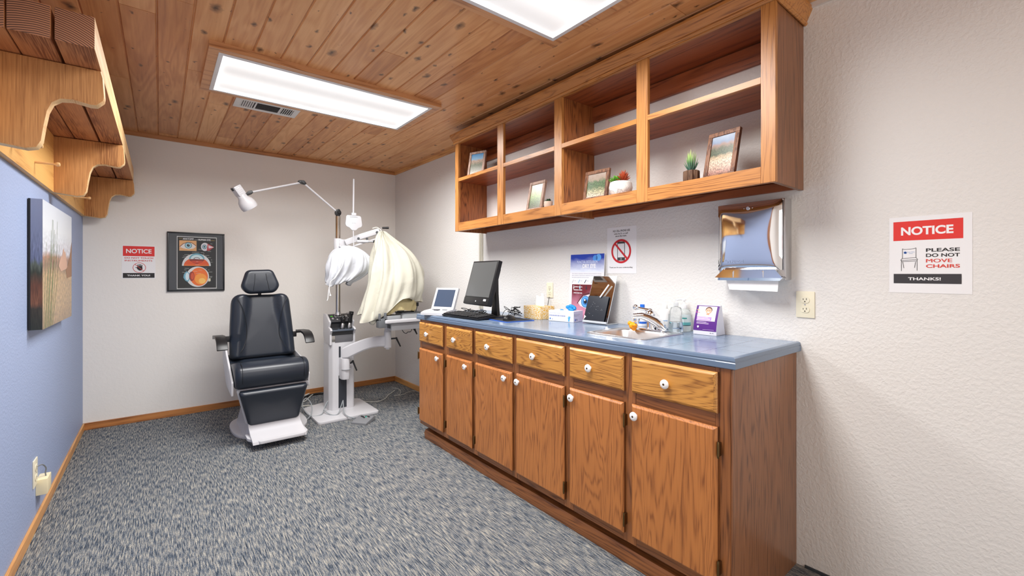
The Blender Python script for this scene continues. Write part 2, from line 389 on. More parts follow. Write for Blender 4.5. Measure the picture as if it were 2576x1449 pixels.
# ---- printed matter: flat shapes and lettering stacked a fraction of a millimetre apart
class Art:
    def __init__(s, O, u, v): s.O, s.u, s.v = Vector(O), Vector(u).normalized(), Vector(v).normalized(); s.n = s.u.cross(s.v); s.mb = MB(); s.m = []; s.l = 0
    def _m(s, c):
        m = c if not isinstance(c, tuple) else flat(c)
        if m not in s.m: s.m.append(m)
        return s.m.index(m)
    def P(s, p): return s.O+s.u*p[0]+s.v*p[1]+s.n*(.0003+.00006*s.l)
    def poly(s, pts, c, up=1):
        s.l += up
        n = len(pts)
        vs = [s.mb.bm.verts.new(s.P(p)) for p in pts]; f = s.mb.bm.faces.new(vs); f.material_index = s._m(c); return s
    def rect(s, a, b, c, d, col, up=1): return s.poly([(a, b), (c, b), (c, d), (a, d)], col, up)
    def ell(s, x, y, rx, ry, c, n=40, a0=0, a1=360, up=1):
        full = a1-a0 >= 360; m = n if full else n+1
        return s.poly([(x+rx*math.cos(math.radians(a0+(a1-a0)*i/n)), y+ry*math.sin(math.radians(a0+(a1-a0)*i/n))) for i in range(m)], c, up)
    def ring(s, x, y, r, w, c, ry=None, n=48):
        ry = ry or r; s.l += 1; mi = s._m(c)
        o = [s.mb.bm.verts.new(s.P((x+r*math.cos(2*PI*i/n), y+ry*math.sin(2*PI*i/n)))) for i in range(n)]
        q = [s.mb.bm.verts.new(s.P((x+(r-w)*math.cos(2*PI*i/n), y+(ry-w)*math.sin(2*PI*i/n)))) for i in range(n)]
        for i in range(n):
            j = (i+1) % n; f = s.mb.bm.faces.new([o[i], o[j], q[j], q[i]]); f.material_index = mi
        return s
    def line(s, a, b, w, c, up=0):
        a, b = Vector(a), Vector(b); d = (b-a).normalized(); t = Vector((-d.y, d.x))*w/2
        return s.poly([a+t*-1, b-t, b+t, a+t], c, up)
    def text(s, body, x0, y0, x1, y1, c, bold=0.0, up=1):
        """lettering fitted in the box x0..x1, y0..y1"""
        if bold and 'M' in body.upper():      # this letter folds over itself when fattened: widen it by a second, shifted pass
            d = (y1-y0)*.07; s.text(body, x0+d, y0, x1+d, y1, c, 0, up); bold = 0; up = 1
        s.l += up
        cu = bpy.data.curves.new('t', 'FONT'); cu.body = body; cu.size = 1; cu.offset = bold; cu.resolution_u = 6
        ob = bpy.data.objects.new('t', cu); COL.objects.link(ob); dg = bpy.context.evaluated_depsgraph_get(); dg.update()
        me = bpy.data.meshes.new_from_object(ob.evaluated_get(dg)); mi = s._m(c)
        co = [v.co for v in me.vertices]
        if co:
            a0, a1 = min(v.x for v in co), max(v.x for v in co); b0, b1 = min(v.y for v in co), max(v.y for v in co)
            vs = [s.mb.bm.verts.new(s.P((x0+(v.x-a0)/(a1-a0)*(x1-x0), y0+(v.y-b0)/max(b1-b0, 1e-6)*(y1-y0)))) for v in co]
            for p in me.polygons:
                try: f = s.mb.bm.faces.new([vs[i] for i in p.vertices]); f.material_index = mi
                except ValueError: pass
        bpy.data.objects.remove(ob); bpy.data.curves.remove(cu); bpy.data.meshes.remove(me); return s
    def part(s, name, parent, label=None): return part(name, s.mb, s.m, parent, smooth=False, label=label)
def uvquad(name, pts, m, parent):
    me = bpy.data.meshes.new(name); M = ORG[parent.name].inverted()
    me.from_pydata([M @ Vector(p) for p in pts], [], [(0, 1, 2, 3)])
    uv = me.uv_layers.new(); 
    for i, c in enumerate([(0, 0), (1, 0), (1, 1), (0, 1)]): uv.data[i].uv = c
    me.materials.append(m); o = bpy.data.objects.new(name, me); COL.objects.link(o); o.parent = parent; ORG[o.name] = ORG[parent.name]; return o

# ------------------------------------------------------------------ shared materials
M_WALL = wall_mat('warm_grey_wall_paint', (236, 233, 228), 42, .18)
M_WALLR = wall_mat('warm_grey_wall_paint_textured', (228, 226, 223), 75, .42)
M_BLUE = wall_mat('blue_wall_paint', (156, 172, 206), 90, .35)
M_CARPET = carpet(); M_CEDAR = cedar(); M_TILE = tile_mat()
M_BASE = wood('baseboard_wood', (226, 168, 100), (172, 112, 58), 'Y', 5, 5, stretch=.05)
M_BASEX = wood('baseboard_wood_x', (200, 134, 74), (130, 76, 38), 'X', 5, 6, stretch=.05)
M_OAKY = wood('oak_face_horizontal', (198, 134, 70), (138, 84, 38), 'Y', 6, 8, stretch=.1)
M_OAKZ = wood('oak_face_vertical', (198, 136, 74), (140, 86, 40), 'Z', 6, 9, stretch=.08)
M_DRAWER = wood('oak_drawer', (208, 148, 70), (132, 82, 34), 'Y', 9, 9, stretch=.13)
M_DOOR = wood('oak_door', (194, 124, 64), (134, 78, 38), 'Z', 7, 9, stretch=.11, pores=.3)
M_FRAME = wood('oak_frame_dark', (164, 104, 58), (96, 56, 28), 'Z', 6, 9, stretch=.06)
M_FRAMEY = wood('oak_frame_dark_h', (162, 102, 56), (94, 54, 28), 'Y', 6, 9, stretch=.06)
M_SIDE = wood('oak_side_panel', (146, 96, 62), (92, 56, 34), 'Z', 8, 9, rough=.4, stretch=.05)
M_INNER = wood('oak_inner', (178, 110, 60), (92, 50, 24), 'Z', 7, 10, stretch=.08)
M_INNERY = wood('oak_inner_h', (168, 94, 52), (104, 52, 28), 'Y', 4, 6)
M_FIR = wood('rough_timber', (218, 160, 98), (146, 94, 50), 'Z', 3, 1.2, rough=.7, coat=0, pores=.75)
M_FIRY = wood('rough_timber_long', (206, 142, 90), (132, 78, 46), 'Y', 2, 3, rough=.7, coat=0, pores=.5)
M_FIRP = wood('pale_cut_timber', (240, 204, 152), (206, 158, 102), 'Y', 3, 3, rough=.6, coat=0, pores=.3)
def end_grain():
    m, nt, p = nodes('timber_end_grain'); L = nt.links.new; tc = nt.nodes.new('ShaderNodeTexCoord')
    sb = nt.nodes.new('ShaderNodeVectorMath'); sb.operation = 'SUBTRACT'; L(tc.outputs['Object'], sb.inputs[0]); sb.inputs[1].default_value = (.18, -1.3, .16)
    n = nt.nodes.new('ShaderNodeTexNoise'); n.inputs['Scale'].default_value = 14; L(tc.outputs['Object'], n.inputs['Vector'])
    ln = nt.nodes.new('ShaderNodeVectorMath'); ln.operation = 'LENGTH'; L(vmul(nt, sb.outputs[0], (1, 0, 1)), ln.inputs[0])
    f = math_(nt, 'ADD', math_(nt, 'MULTIPLY', ln.outputs['Value'], 900), math_(nt, 'MULTIPLY', n.outputs[0], 5))
    r = ramp(nt, [(.2, (176, 118, 84)), (.75, (120, 76, 52)), (1, (58, 36, 26))]); L(math_(nt, 'MULTIPLY_ADD', math_(nt, 'SINE', f), .5, .5), r.inputs[0]); L(r.outputs[0], p.inputs['Base Color'])
    p.inputs['Roughness'].default_value = .75; return m
M_FIRE = end_grain()
M_WHITE = mat('white_enamel', (204, 204, 208), .28)
M_GREY = mat('grey_plastic', (150, 154, 158), .4)
M_DGREY = mat('dark_grey_plastic', (72, 75, 80), .4)
M_BLACK = mat('black_plastic', (22, 23, 26), .38)
M_LEATHER = mat('black_vinyl', (32, 39, 50), .36, bump=(240, .12, .0006), spec=.6)
M_CHROME = mat('chrome', (232, 234, 238), .06, 1)
M_STEEL = mat('brushed_steel', (206, 206, 208), .34, 1)
M_POLE = mat('polished_steel_tube', (190, 184, 176), .14, 1)
M_IVORY = mat('ivory_plastic', (236, 230, 206), .35)
M_PORC = mat('white_porcelain', (240, 240, 240), .12, coat=.5)
M_PAPER = mat('paper', (236, 236, 238), .7)
M_BRASS = mat('antique_brass', (120, 96, 62), .4, 1)
M_CABLEW = mat('grey_cable', (190, 190, 184), .5)

# ================================================================== ROOM
struct('floor', MB().box(XL-.1, XR+.1, YN, YB+.1, -.08, 0), M_CARPET)
struct('wall_back', MB().box(XL-.1, XR+.1, YB, YB+.1, 0, 2.6), M_WALL)
struct('wall_right', MB().box(XR, XR+.1, YN, YB, 0, 2.6), M_WALLR)
struct('wall_left', MB().box(XL-.1, XL, 1.27, YB, 0, 2.6), M_BLUE)
struct('wall_entry', MB().box(XL-.1, XL, YN, 1.15, 0, 2.6), M_WALL)
struct('trim_4', MB().box(XL-.1, XL+.02, 1.15, 1.27, 0, 2.44, .004), M_FRAME)
bb = .057
struct('baseboard_left', MB().box(XL, XL+.012, 1.27, YB-.012, 0, bb, .003), M_BASE)
struct('baseboard_back', MB().box(XL, XR, YB-.012, YB, 0, bb, .003), M_BASEX)
struct('baseboard_right', MB().box(XR-.012, XR, 3.1, YB-.012, 0, bb, .003), M_BASE)
struct('baseboard_right_near', MB().box(XR-.008, XR, YN, .70, 0, .012, .002), mat('rubber_base', (54, 60, 66), .6))

# ceiling: tongue and groove planks, each with its own bevel and tone
def build_ceiling():
    bm = bmesh.new(); w = .133; x = -.146-w*4
    lay = bm.loops.layers.color.new('plank')
    rows = []
    while x < XR+.1:
        y = YN-random.uniform(0, 1.5)
        while y < YB+.05:
            L = random.uniform(1.3, 3.4); y2 = min(y+L, YB+.05)
            g = .0016; c = (random.random(), random.random(), random.random(), 1)
            xa, xb, ya, yb = x+g, x+w-g, max(y, YN)+.0006, y2-.0006
            if yb > YN+.01:
                b = .004
                def V(px_, py_, dz): return bm.verts.new((px_, py_, ceil_z(px_, py_)+dz))
                o = [V(xa, ya, .006), V(xb, ya, .006), V(xb, yb, .006), V(xa, yb, .006)]
                i = [V(xa+b, ya+.001, 0), V(xb-b, ya+.001, 0), V(xb-b, yb-.001, 0), V(xa+b, yb-.001, 0)]
                fs = [bm.faces.new(i[::-1])]+[bm.faces.new((o[k], i[k], i[(k+1) % 4], o[(k+1) % 4])) for k in range(4)]
                for f in fs:
                    for lp in f.loops: lp[lay] = c
            y += L
        x += w
    v = [bm.verts.new((a, b, ceil_z(a, b)+.006)) for a, b in ((XL-.1, YN), (XR+.1, YN), (XR+.1, YB+.1), (XL-.1, YB+.1))]
    v2 = [bm.verts.new((q.co.x, q.co.y, 2.62)) for q in v]
    for f in ([v[0], v[3], v[2], v[1]], v2, [v[0], v[1], v2[1], v2[0]], [v[2], v[3], v2[3], v2[2]], [v[1], v[2], v2[2], v2[1]], [v[3], v[0], v2[0], v2[3]]):
        ff = bm.faces.new(f)
        for lp in ff.loops: lp[lay] = (1, .5, .5, 1)
    me = bpy.data.meshes.new('ceiling'); bm.to_mesh(me); bm.free(); me.materials.append(M_CEDAR)
    o = bpy.data.objects.new('ceiling', me); COL.objects.link(o); o['kind'] = 'structure'
build_ceiling()
def crown(name, a, b, nrm, m):
    """small moulding from a to b along the ceiling, nrm points into the room"""
    prof = [(0, -.036), (.006, -.036), (.010, -.026), (.013, -.022), (.014, -.008), (.018, -.004), (.018, .012), (0, .012)]
    rs = []
    for p in (a, b):
        rs.append([Vector((p[0]+nrm[0]*d, p[1]+nrm[1]*d, ceil_z(p[0], p[1])+h)) for d, h in prof])
    mb = MB(); mb.rings(rs); struct(name, mb, m)
crown('trim_1', (XL, YB), (XR, YB), (0, -1), M_BASEX)
crown('trim_2', (XR, 3.12), (XR, YB), (-1, 0), M_BASE)
mbt = MB(); mbt.box(XR-.012, XR, YN, .69, 2.395, 2.44)
struct('trim_3', mbt, mat('pale_cove_strip', (214, 208, 204), .6))
# surface raceway down the right wall
solo('cable_raceway', MB().box(XR-.016, XR, 3.128, 3.142, .962, 1.61, .002).box(XR-.016, XR, 3.152, 3.168, .962, 1.61, .002).box(XR-.006, XR, 3.12, 3.175, .962, 1.61), mat('cream_metal', (206, 202, 188), .4),
     (XR-.008, 3.148, .962), 'cream vertical cable raceway on the right wall under the shelf cabinet', 'raceway')

# ================================================================== CEILING LIGHTS AND VENT
def panel_mat():
    m, nt, p = nodes('fluorescent_diffuser'); L = nt.links.new
    tc = nt.nodes.new('ShaderNodeTexCoord'); sep = nt.nodes.new('ShaderNodeSeparateXYZ'); L(tc.outputs['Object'], sep.inputs[0])
    s = math_(nt, 'MULTIPLY_ADD', math_(nt, 'SINE', math_(nt, 'MULTIPLY', sep.outputs[1], 2*PI/.29)), .2, .8)
    p.inputs['Base Color'].default_value = lin((235, 238, 240)); p.inputs['Roughness'].default_value = .35
    p.inputs['Emission Color'].default_value = (1, .985, .965, 1); L(math_(nt, 'MULTIPLY', s, PANEL), p.inputs['Emission Strength'])
    return m
M_PANEL = panel_mat()
def ceiling_light(x0, x1, y0, y1, label):
    cx, cy = (x0+x1)/2, (y0+y1)/2; zc = ceil_z(cx, cy)
    t = thing('ceiling_light', label, 'ceiling light', (cx, cy, zc), 0, 'fluorescent ceiling panels')
    w = .045; z0 = zc-.034
    m = MB()
    m.prism([(x0-w, y0-w), (x1+w, y0-w), (x1, y0), (x0, y0)], 'Z', z0, zc+.01).prism([(x1+w, y0-w), (x1+w, y1+w), (x1, y1), (x1, y0)], 'Z', z0, zc+.01)
    m.prism([(x1+w, y1+w), (x0-w, y1+w), (x0, y1), (x1, y1)], 'Z', z0, zc+.01).prism([(x0-w, y1+w), (x0-w, y0-w), (x0, y0), (x0, y1)], 'Z', z0, zc+.01)
    part('wood_surround', m, wood('cedar_trim', (214, 158, 108), (160, 104, 64), 'X', 6), t, smooth=False)
    q = .022; m = MB()
    m.box(x0, x1, y0, y0+q, z0-.004, z0+.02, .002).box(x0, x1, y1-q, y1, z0-.004, z0+.02, .002).box(x0, x0+q, y0+q, y1-q, z0-.004, z0+.02, .002).box(x1-q, x1, y0+q, y1-q, z0-.004, z0+.02, .002)
    part('metal_frame', m, mat('white_metal', (222, 224, 226), .4), t)
    part('diffuser', MB().box(x0+q, x1-q, y0+q, y1-q, z0+.004, z0+.008), M_PANEL, t)
    # the tubes' light leaves the prismatic diffuser mostly downwards
    ld = bpy.data.lights.new('fluorescent_tubes', 'AREA'); ld.shape = 'RECTANGLE'; ld.size = x1-x0-2*q; ld.size_y = y1-y0-2*q
    ld.energy = LAMP*(1.22 if y0 > 2 else .96); ld.spread = math.radians(166); ld.color = (1, .99, .975)
    lo = bpy.data.objects.new('fluorescent_tubes', ld); COL.objects.link(lo); lo.location = (cx, cy, z0+.0035)
    return t
ceiling_light(.238, 1.478, 2.74, 3.325, 'rectangular fluorescent light panel above the exam chair, whole in view')
ceiling_light(.25, 1.49, .965, 1.55, 'fluorescent light panel cut by the top edge of the photo')
vx0, vx1, vy0, vy1 = .40, .80, 3.462, 3.665; vz = ceil_z(.6, 3.56)
t = thing('air_vent', 'white metal louvered air vent in the wood ceiling beside the light panel', 'vent', (.6, 3.56, vz))
m = MB(); m.box(vx0, vx1, vy0, vy0+.035, vz-.007, vz, .002).box(vx0, vx1, vy1-.035, vy1, vz-.007, vz, .002).box(vx0, vx0+.035, vy0+.035, vy1-.035, vz-.007, vz, .002).box(vx1-.035, vx1, vy0+.035, vy1-.035, vz-.007, vz, .002)
m.box(.52, .53, vy0+.035, vy1-.035, vz-.006, vz).box(.675, .685, vy0+.035, vy1-.035, vz-.006, vz)
part('frame', m, mat('vent_white', (216, 216, 214), .4), t)
part('duct_opening', MB().box(vx0+.03, vx1-.03, vy0+.03, vy1-.03, vz-.0012, vz-.0002), mat('duct_dark', (52, 50, 50), .8), t)
m = MB(); m2 = MB()
for k in range(6):
    x = .44+k*.0135; m.box(-.0045, .0045, vy0+.035, vy1-.035, -.0006, .0006, M=Matrix.Translation((x, 0, vz-.0045)) @ Matrix.Rotation(.5, 4, 'Y'))
    x = .69+k*.0135; m2.box(-.0045, .0045, vy0+.035, vy1-.035, -.0006, .0006, M=Matrix.Translation((x, 0, vz-.0045)) @ Matrix.Rotation(-.5, 4, 'Y'))
part('end_louvers', m, MATS['vent_white'], t); part('end_louvers', m2, MATS['vent_white'], t)
m = MB()
for k in range(8):
    y = vy0+.042+k*.0165; m.box(.532, .673, -.0035, .0035, -.0006, .0006, M=Matrix.Translation((0, y, vz-.0045)) @ Matrix.Rotation(.7, 4, 'X'))
part('middle_louvers', m, mat('louver_grey', (120, 120, 120), .5), t)

# ================================================================== BASE CABINET
XF, YN0, YF0 = 1.574, .737, 3.115
def tl(y): return -.0067*(y-1.9)          # the run follows the worktop's slight slope
t = thing('base_cabinet', 'long oak base cabinet with six drawers over six doors along the right wall', 'cabinet', (1.9, 1.92, 0)); BC = t
dz_ = [(3.096, 2.742), (2.686, 2.37), (2.327, 1.957), (1.918, 1.544), (1.507, 1.186), (1.145, .778)]
m = MB()
m.box(XF+.02, XR, YN0+.006, YF0-.006, .11, .125)
part('bottom_panel', m, M_INNER, t, smooth=False)
part('back_panel', MB().box(XR-.008, XR-.002, YN0+.008, YF0-.008, .125, .905), M_INNER, t, smooth=False)
part('far_side_panel', MB().box(XF+.02, XR-.008, YF0-.018, YF0, .11, .908), M_SIDE, t, smooth=False)
m = MB()   # stiles and rails of the face frame
ys = [YF0]+[(dz_[i][1]+dz_[i+1][0])/2 for i in range(5)]+[YN0]
fr = [(YF0-.03, YF0)]+[((dz_[i][1]+dz_[i+1][0])/2-.034, (dz_[i][1]+dz_[i+1][0])/2+.034) for i in range(5)]+[(YN0, YN0+.055)]
TP = lambda y: top_z(y)-.0425
for a, b in fr:
    m = MB(); v = [(x, y, z_) for x in (XF, XF+.02) for y in (a, b) for z_ in (.11, TP(y))]
    vs, fs = m._add(v, [(0, 1, 3, 2), (4, 6, 7, 5), (0, 4, 5, 1), (2, 3, 7, 6), (0, 2, 6, 4), (1, 5, 7, 3)])
    bmesh.ops.bevel(m.bm, geom=list({e for f in fs for e in f.edges}), offset=.0012, segments=2, affect='EDGES')
    part('stile', m, M_FRAME, t)
m = MB(); 
for i in range(6):
    a, b = fr[i+1][1], fr[i][0]
    for z0_, z1_ in ((.880, TP((a+b)/2)-.0015), (.695, .765), (.11, .17)): part('rail', MB().box(XF, XF+.02, a, b, z0_, z1_, .001), M_FRAMEY, t)
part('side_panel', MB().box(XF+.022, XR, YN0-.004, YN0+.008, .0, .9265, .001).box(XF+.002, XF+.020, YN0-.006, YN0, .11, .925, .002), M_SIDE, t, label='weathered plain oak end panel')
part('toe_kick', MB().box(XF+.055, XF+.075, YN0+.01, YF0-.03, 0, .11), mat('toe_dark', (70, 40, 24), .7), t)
part('base_moulding', MB().prism([(XF+.018, 0), (XF+.012, .045), (XF+.022, .068), (XF+.06, .076), (XF+.06, 0)], 'Y', YN0+.0, YF0-.045), M_FRAMEY, t)
def knob(y, z, par, x):
    m = MB(); m.lathe([(.0, -.0215), (.007, -.0222), (.0135, -.0212), (.0180, -.0175), (.0186, -.0140), (.0158, -.0105), (.009, -.0085), (.0065, -.0075), (.007, -.003), (.0085, 0), (0, 0)], (x, y, z), 24, axis='X')
    k = part('knob', m, M_PORC, par, label='round white porcelain knob')
    m = MB(); m.lathe([(0, -.0232), (.0042, -.0228), (.0046, -.0212), (0, -.0208)], (x, y, z), 12, axis='X')
    part('screw', m, M_BRASS, par)
def hinge(y, z, par, sgn):
    m = MB(); x = XF-.004
    m.box(x-.018, x+.004, y-.004 if sgn > 0 else y-.002, y+.002 if sgn > 0 else y+.004, z-.024, z+.024, .001)
    m.cyl((x-.018, y, z-.022), (x-.018, y, z+.022), .0042, n=10); m.cyl((x-.018, y, z-.030), (x-.018, y, z-.022), .0028, .0042, n=10); m.cyl((x-.018, y, z+.022), (x-.018, y, z+.030), .0042, .0028, n=10)
    m.box(x, x+.004, y-(.018 if sgn > 0 else 0), y+(0 if sgn > 0 else .018), z-.022, z+.022, .001)
    part('hinge', m, M_BRASS, par, label='antique brass hinge')
def front(y1, y0, z0, z1):
    """overlay panel with a stepped, bevelled rim"""
    x1 = XF-.001; m = MB(); c = .009
    rs = []
    for x, i in ((x1, .0), (x1-.010, .0), (x1-.015, .003), (x1-.0195, c), (x1-.0205, c+.002)):
        rs.append([Vector((x, y0+i, z0+i)), Vector((x, y1-i, z0+i)), Vector((x, y1-i, z1-i)), Vector((x, y0+i, z1-i))])
    return m.rings(rs)
M_RIM = wood('shaded_rim_wood', (132, 80, 42), (72, 40, 22), 'Z', 5, 9, stretch=.06)  # darker wood for rim sides: the shade on these edges put into colour
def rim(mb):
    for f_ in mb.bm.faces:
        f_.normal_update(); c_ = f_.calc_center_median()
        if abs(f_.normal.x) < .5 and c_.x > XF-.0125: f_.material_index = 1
knx = [2.957, 2.568, 2.178, 1.762, 1.37, .976]; dkn = [2.81, 2.441, 2.024, 1.918-.0, 1.499-.0, 1.133-.0]
hin = [(3.10, 1), (2.697, 1), (2.329, 1), (1.543, -1), (1.183, -1), (.775, -1)]
for i, (ya, yb) in enumerate(dz_):
    yc = (ya+yb)/2; d = tl(yc)*1.3
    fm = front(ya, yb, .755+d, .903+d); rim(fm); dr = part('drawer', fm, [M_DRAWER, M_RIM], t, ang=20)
    knob(knx[i], .8245+tl(knx[i])*1.4, dr, XF-.0215)
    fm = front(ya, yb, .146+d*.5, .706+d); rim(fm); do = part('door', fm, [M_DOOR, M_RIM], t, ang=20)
    ky = min(max(dkn[i], yb+.03), ya-.025) if i > 2 else dkn[i]-.012
    knob(ky, .665+tl(ky)*1.2, do, XF-.0215)
    hy, sg = hin[i]
    for hz in (.637, .212): hinge(hy+.004*sg, hz, do, sg)
# worktop with a sink cut-out
SX0, SX1, SY0, SY1 = 1.690, 2.048, 1.178, 1.535
def worktop():
    XC, y0, y1 = 1.562, .715, 3.154
    mb = MB(); th = .042
    prof = [(XC+.004, -th), (XC, -th+.003), (XC, -.020), (XC+.003, -.017), (XC+.0015, -.012), (XC+.004, -.003), (XC+.010, 0), (XC+.016, .0005), (XC+.020, -.0012)]
    # main slab in four pieces round the opening
    i = .012
    for a, b, c, d in ((XC+.02, XR, y0+.02, SY0+i), (XC+.02, XR, SY1-i, y1), (XC+.02, SX0+i, SY0+i, SY1-i), (SX1-i, XR, SY0+i, SY1-i)):
        v = [(x, y, top_z(y)-.0012+h) for h in (-th+.001, 0) for x, y in ((a, c), (b, c), (b, d), (a, d))]
        mb._add(v, [(3, 2, 1, 0), (4, 5, 6, 7), (0, 1, 5, 4), (1, 2, 6, 5), (2, 3, 7, 6), (3, 0, 4, 7)])
    # front nosing
    n0 = len(mb.bm.faces)
    n = len(prof)
    pr = prof+[(XC+.02, -th)]
    mit = lambda q: q-XC
    rs = [[Vector((q, y1, top_z(y1)+h)) for q, h in pr], [Vector((q, y0+mit(q), top_z(y0)+h)) for q, h in pr]]
    mb.rings(rs)
    rs = [[Vector((q, y0+mit(q), top_z(y0)+h)) for q, h in pr], [Vector((XR, y0+mit(q), top_z(y0)+h)) for q, h in pr]]
    mb.rings(rs)
    for f_ in list(mb.bm.faces)[n0:]: f_.material_index = 1
    return mb
solo('countertop', worktop(), [M_TILE, mat('blue_painted_edge', (100, 118, 142), .22, coat=.2)], (1.87, 1.93, .92), 'long blue tiled countertop on the oak base cabinet', 'countertop', smooth=True, ang=25)

# ================================================================== SINK AND FAUCET
zs = top_z(1.35)
t = thing('sink', 'square stainless steel sink set into the blue countertop', 'sink', (1.869, 1.356, zs))
def rr(x0, x1, y0, y1, r, n=8): return roundpoly([(x0, y0), (x1, y0), (x1, y1), (x0, y1)], r, n)
def rrv(ins, z, r, dx=0): return [Vector((a, b, z+tl(b)-tl(1.35))) for a, b in rr(SX0+ins, SX1-ins-dx, SY0+ins, SY1-ins, r)]
m = MB(); m.rings([rrv(0, zs-.0005, .05), rrv(.001, zs+.003, .05), rrv(.008, zs+.0045, .048), rrv(.018, zs+.003, .045)], False, False)
m.rings([rrv(.018, zs+.003, .045), rrv(.022, zs+.002, .06, .055), rrv(.027, zs-.006, .07, .055), rrv(.034, zs-.10, .07, .055), rrv(.05, zs-.145, .06, .055), rrv(.09, zs-.15, .05, .055)], False, True)
part('basin', m, M_STEEL, t, ang=50)
m = MB(); m.lathe([(.0, .001), (.02, .001), (.038, .002), (.04, .0)], (1.84, 1.356, zs-.151), 24); part('drain', m, M_CHROME, t)
# faucet: deck plate, arched spout, lever with ball
FX = 2.018; fy = 1.356
t = thing('faucet', 'chrome single-lever faucet mounted behind the sink', 'faucet', (FX, fy, zs+.004))
pl = roundpoly([(FX-.027, fy-.088), (FX+.024, fy-.088), (FX+.024, fy+.088), (FX-.027, fy+.088)], .022)
m = MB(); m.prism(pl, 'Z', zs+.003, zs+.011, .003)
part('deck_plate', m, M_CHROME, t)
m = MB(); rs = []
sp = [((2.012, 1.356-.045), .026, .012, .020), ((2.000, 1.365-.03), .024, .030, .022), ((1.985, 1.375), .021, .058, .022), ((1.965, 1.395), .018, .082, .018), ((1.948, 1.412), .015, .094, .014)]
path = [Vector((2.026, 1.276, zs+.012)), Vector((2.016, 1.296, zs+.032)), Vector((2.000, 1.322, zs+.054)), Vector((1.982, 1.350, zs+.070)), Vector((1.962, 1.378, zs+.080)), Vector((1.938, 1.412, zs+.077))]
ws = [.036, .040, .034, .028, .023, .019]; hs = [.012, .026, .025, .021, .018, .015]
for k, p in enumerate(path):
    tt = (path[min(k+1, 5)]-path[max(k-1, 0)]).normalized(); sd = tt.cross(Vector((0, 0, 1))).normalized(); up = sd.cross(tt)
    rs.append([p+sd*(ws[k]*math.cos(2*PI*i/20))+up*(hs[k]*math.sin(2*PI*i/20)) for i in range(20)])
m.rings(rs); part('spout', m, M_CHROME, t, ang=60)
m = MB(); m.cyl((1.948, 1.398, zs+.050), (1.948, 1.398, zs+.088), .0165, bev=.003).cyl((1.948, 1.398, zs+.040), (1.948, 1.398, zs+.052), .0125)
part('aerator', m, M_CHROME, t)
m = MB(); m.ball((2.008, 1.356, zs+.086), .026, sq=(1, 1, .95)).cyl((2.012, 1.350, zs+.01), (2.010, 1.354, zs+.075), .026, .022); part('valve_body', m, M_CHROME, t, ang=60)
m = MB(); m.tube([(2.008, 1.356, zs+.106), (1.988, 1.384, zs+.112), (1.968, 1.412, zs+.120)], (.010, .007), 12).ball((1.965, 1.416, zs+.122), .0150).ball((2.008, 1.356, zs+.104), .014)
part('lever', m, M_CHROME, t, ang=60)
# orange toy-like holder hanging by the spout
m = MB(); bx = (1.954, 1.424, zs+.024)
m.ball(bx, .022, sq=(1, 1, .9)).ball((bx[0]-.012, bx[1]-.016, bx[2]+.006), .013, sq=(1, 1.2, .8)).ball((bx[0]-.004, bx[1]+.018, bx[2]+.012), .012).ball((bx[0], bx[1]-.004, bx[2]-.017), .013, sq=(1, 1, .7)).cyl((bx[0], bx[1], zs+.003), (bx[0], bx[1], zs+.02), .008)
solo('orange_bath_toy', m, mat('orange_rubber', (255, 160, 20), .35), (bx[0], bx[1], zs+.004), 'small lumpy orange rubber object under the faucet spout at the sink', 'toy', ang=60)

# ================================================================== WALL CABINET
XW = 1.8727; KW = -.008
def wz(z, y): return z+KW*(y-1.9)
t = thing('wall_cabinet', 'long oak wall-mounted open shelf cabinet above the blue countertop', 'cabinet', (2.02, 1.9, 1.615)); WC = t
def sbox(x0, x1, y0, y1, z0, z1, mb, bev=0):
    """box whose top and bottom follow the cabinet's slope"""
    v = [(x, y, wz(z, y)) for x in (x0, x1) for y in (y0, y1) for z in (z0, z1)]
    vs, fs = mb._add(v, [(0, 1, 3, 2), (4, 6, 7, 5), (0, 4, 5, 1), (2, 3, 7, 6), (0, 2, 6, 4), (1, 5, 7, 3)])
    if bev: bmesh.ops.bevel(mb.bm, geom=list({e for f in fs for e in f.edges}), offset=bev, segments=2, affect='EDGES')
WY0, WY1 = .704, 3.090
st = [(3.041, 3.090), (2.447, 2.517), (1.874, 1.938), (1.281, 1.346), (.704, .758)]
for a, b in st:
    m = MB(); sbox(XW, XW+.02, a, b, 1.615, 2.345, m, .001); part('stile', m, M_OAKZ, t)
for i in range(4):
    a, b = st[i+1][1], st[i][0]
    m = MB(); sbox(XW, XW+.02, a, b, 1.615, 1.682, m, .001); part('bottom_rail', m, M_OAKY, t)
    m = MB(); sbox(XW, XW+.02, a, b, 2.318, 2.345, m, .001); part('top_rail', m, M_OAKY, t)
    m = MB(); sbox(XW, XW+.02, a, b, 2.014, 2.040, m, .001); part('shelf_edge', m, M_OAKY, t)
for a, b in ((1.925, 3.07), (.724, 1.882)):
    m = MB(); sbox(XW+.02, XR, a, b, 2.018, 2.038, m); part('shelf', m, M_INNERY, t, smooth=False)
    m = MB(); sbox(XR-.018, XR, a, b, 2.225, 2.318, m); part('hanging_rail', m, M_INNERY, t, smooth=False)
m = MB(); sbox(XW+.02, XR, .724, 3.07, 1.662, 1.680, m); part('bottom_panel', m, M_INNERY, t, smooth=False)
m = MB(); sbox(XR-.018, XR, .724, 3.07, 1.622, 1.660, m); part('lower_hanging_rail', m, M_INNERY, t, smooth=False)
m = MB(); sbox(XW+.02, XR, .724, 3.07, 2.325, 2.340, m); part('top_panel', m, M_INNERY, t, smooth=False)
for a, b in ((3.070, 3.088), (1.882, 1.925)):
    m = MB(); sbox(XW+.02, XR, a, b, 1.615 if a > 3 else 1.615, 2.345, m); part('upright_panel', m, M_INNER, t, smooth=False)
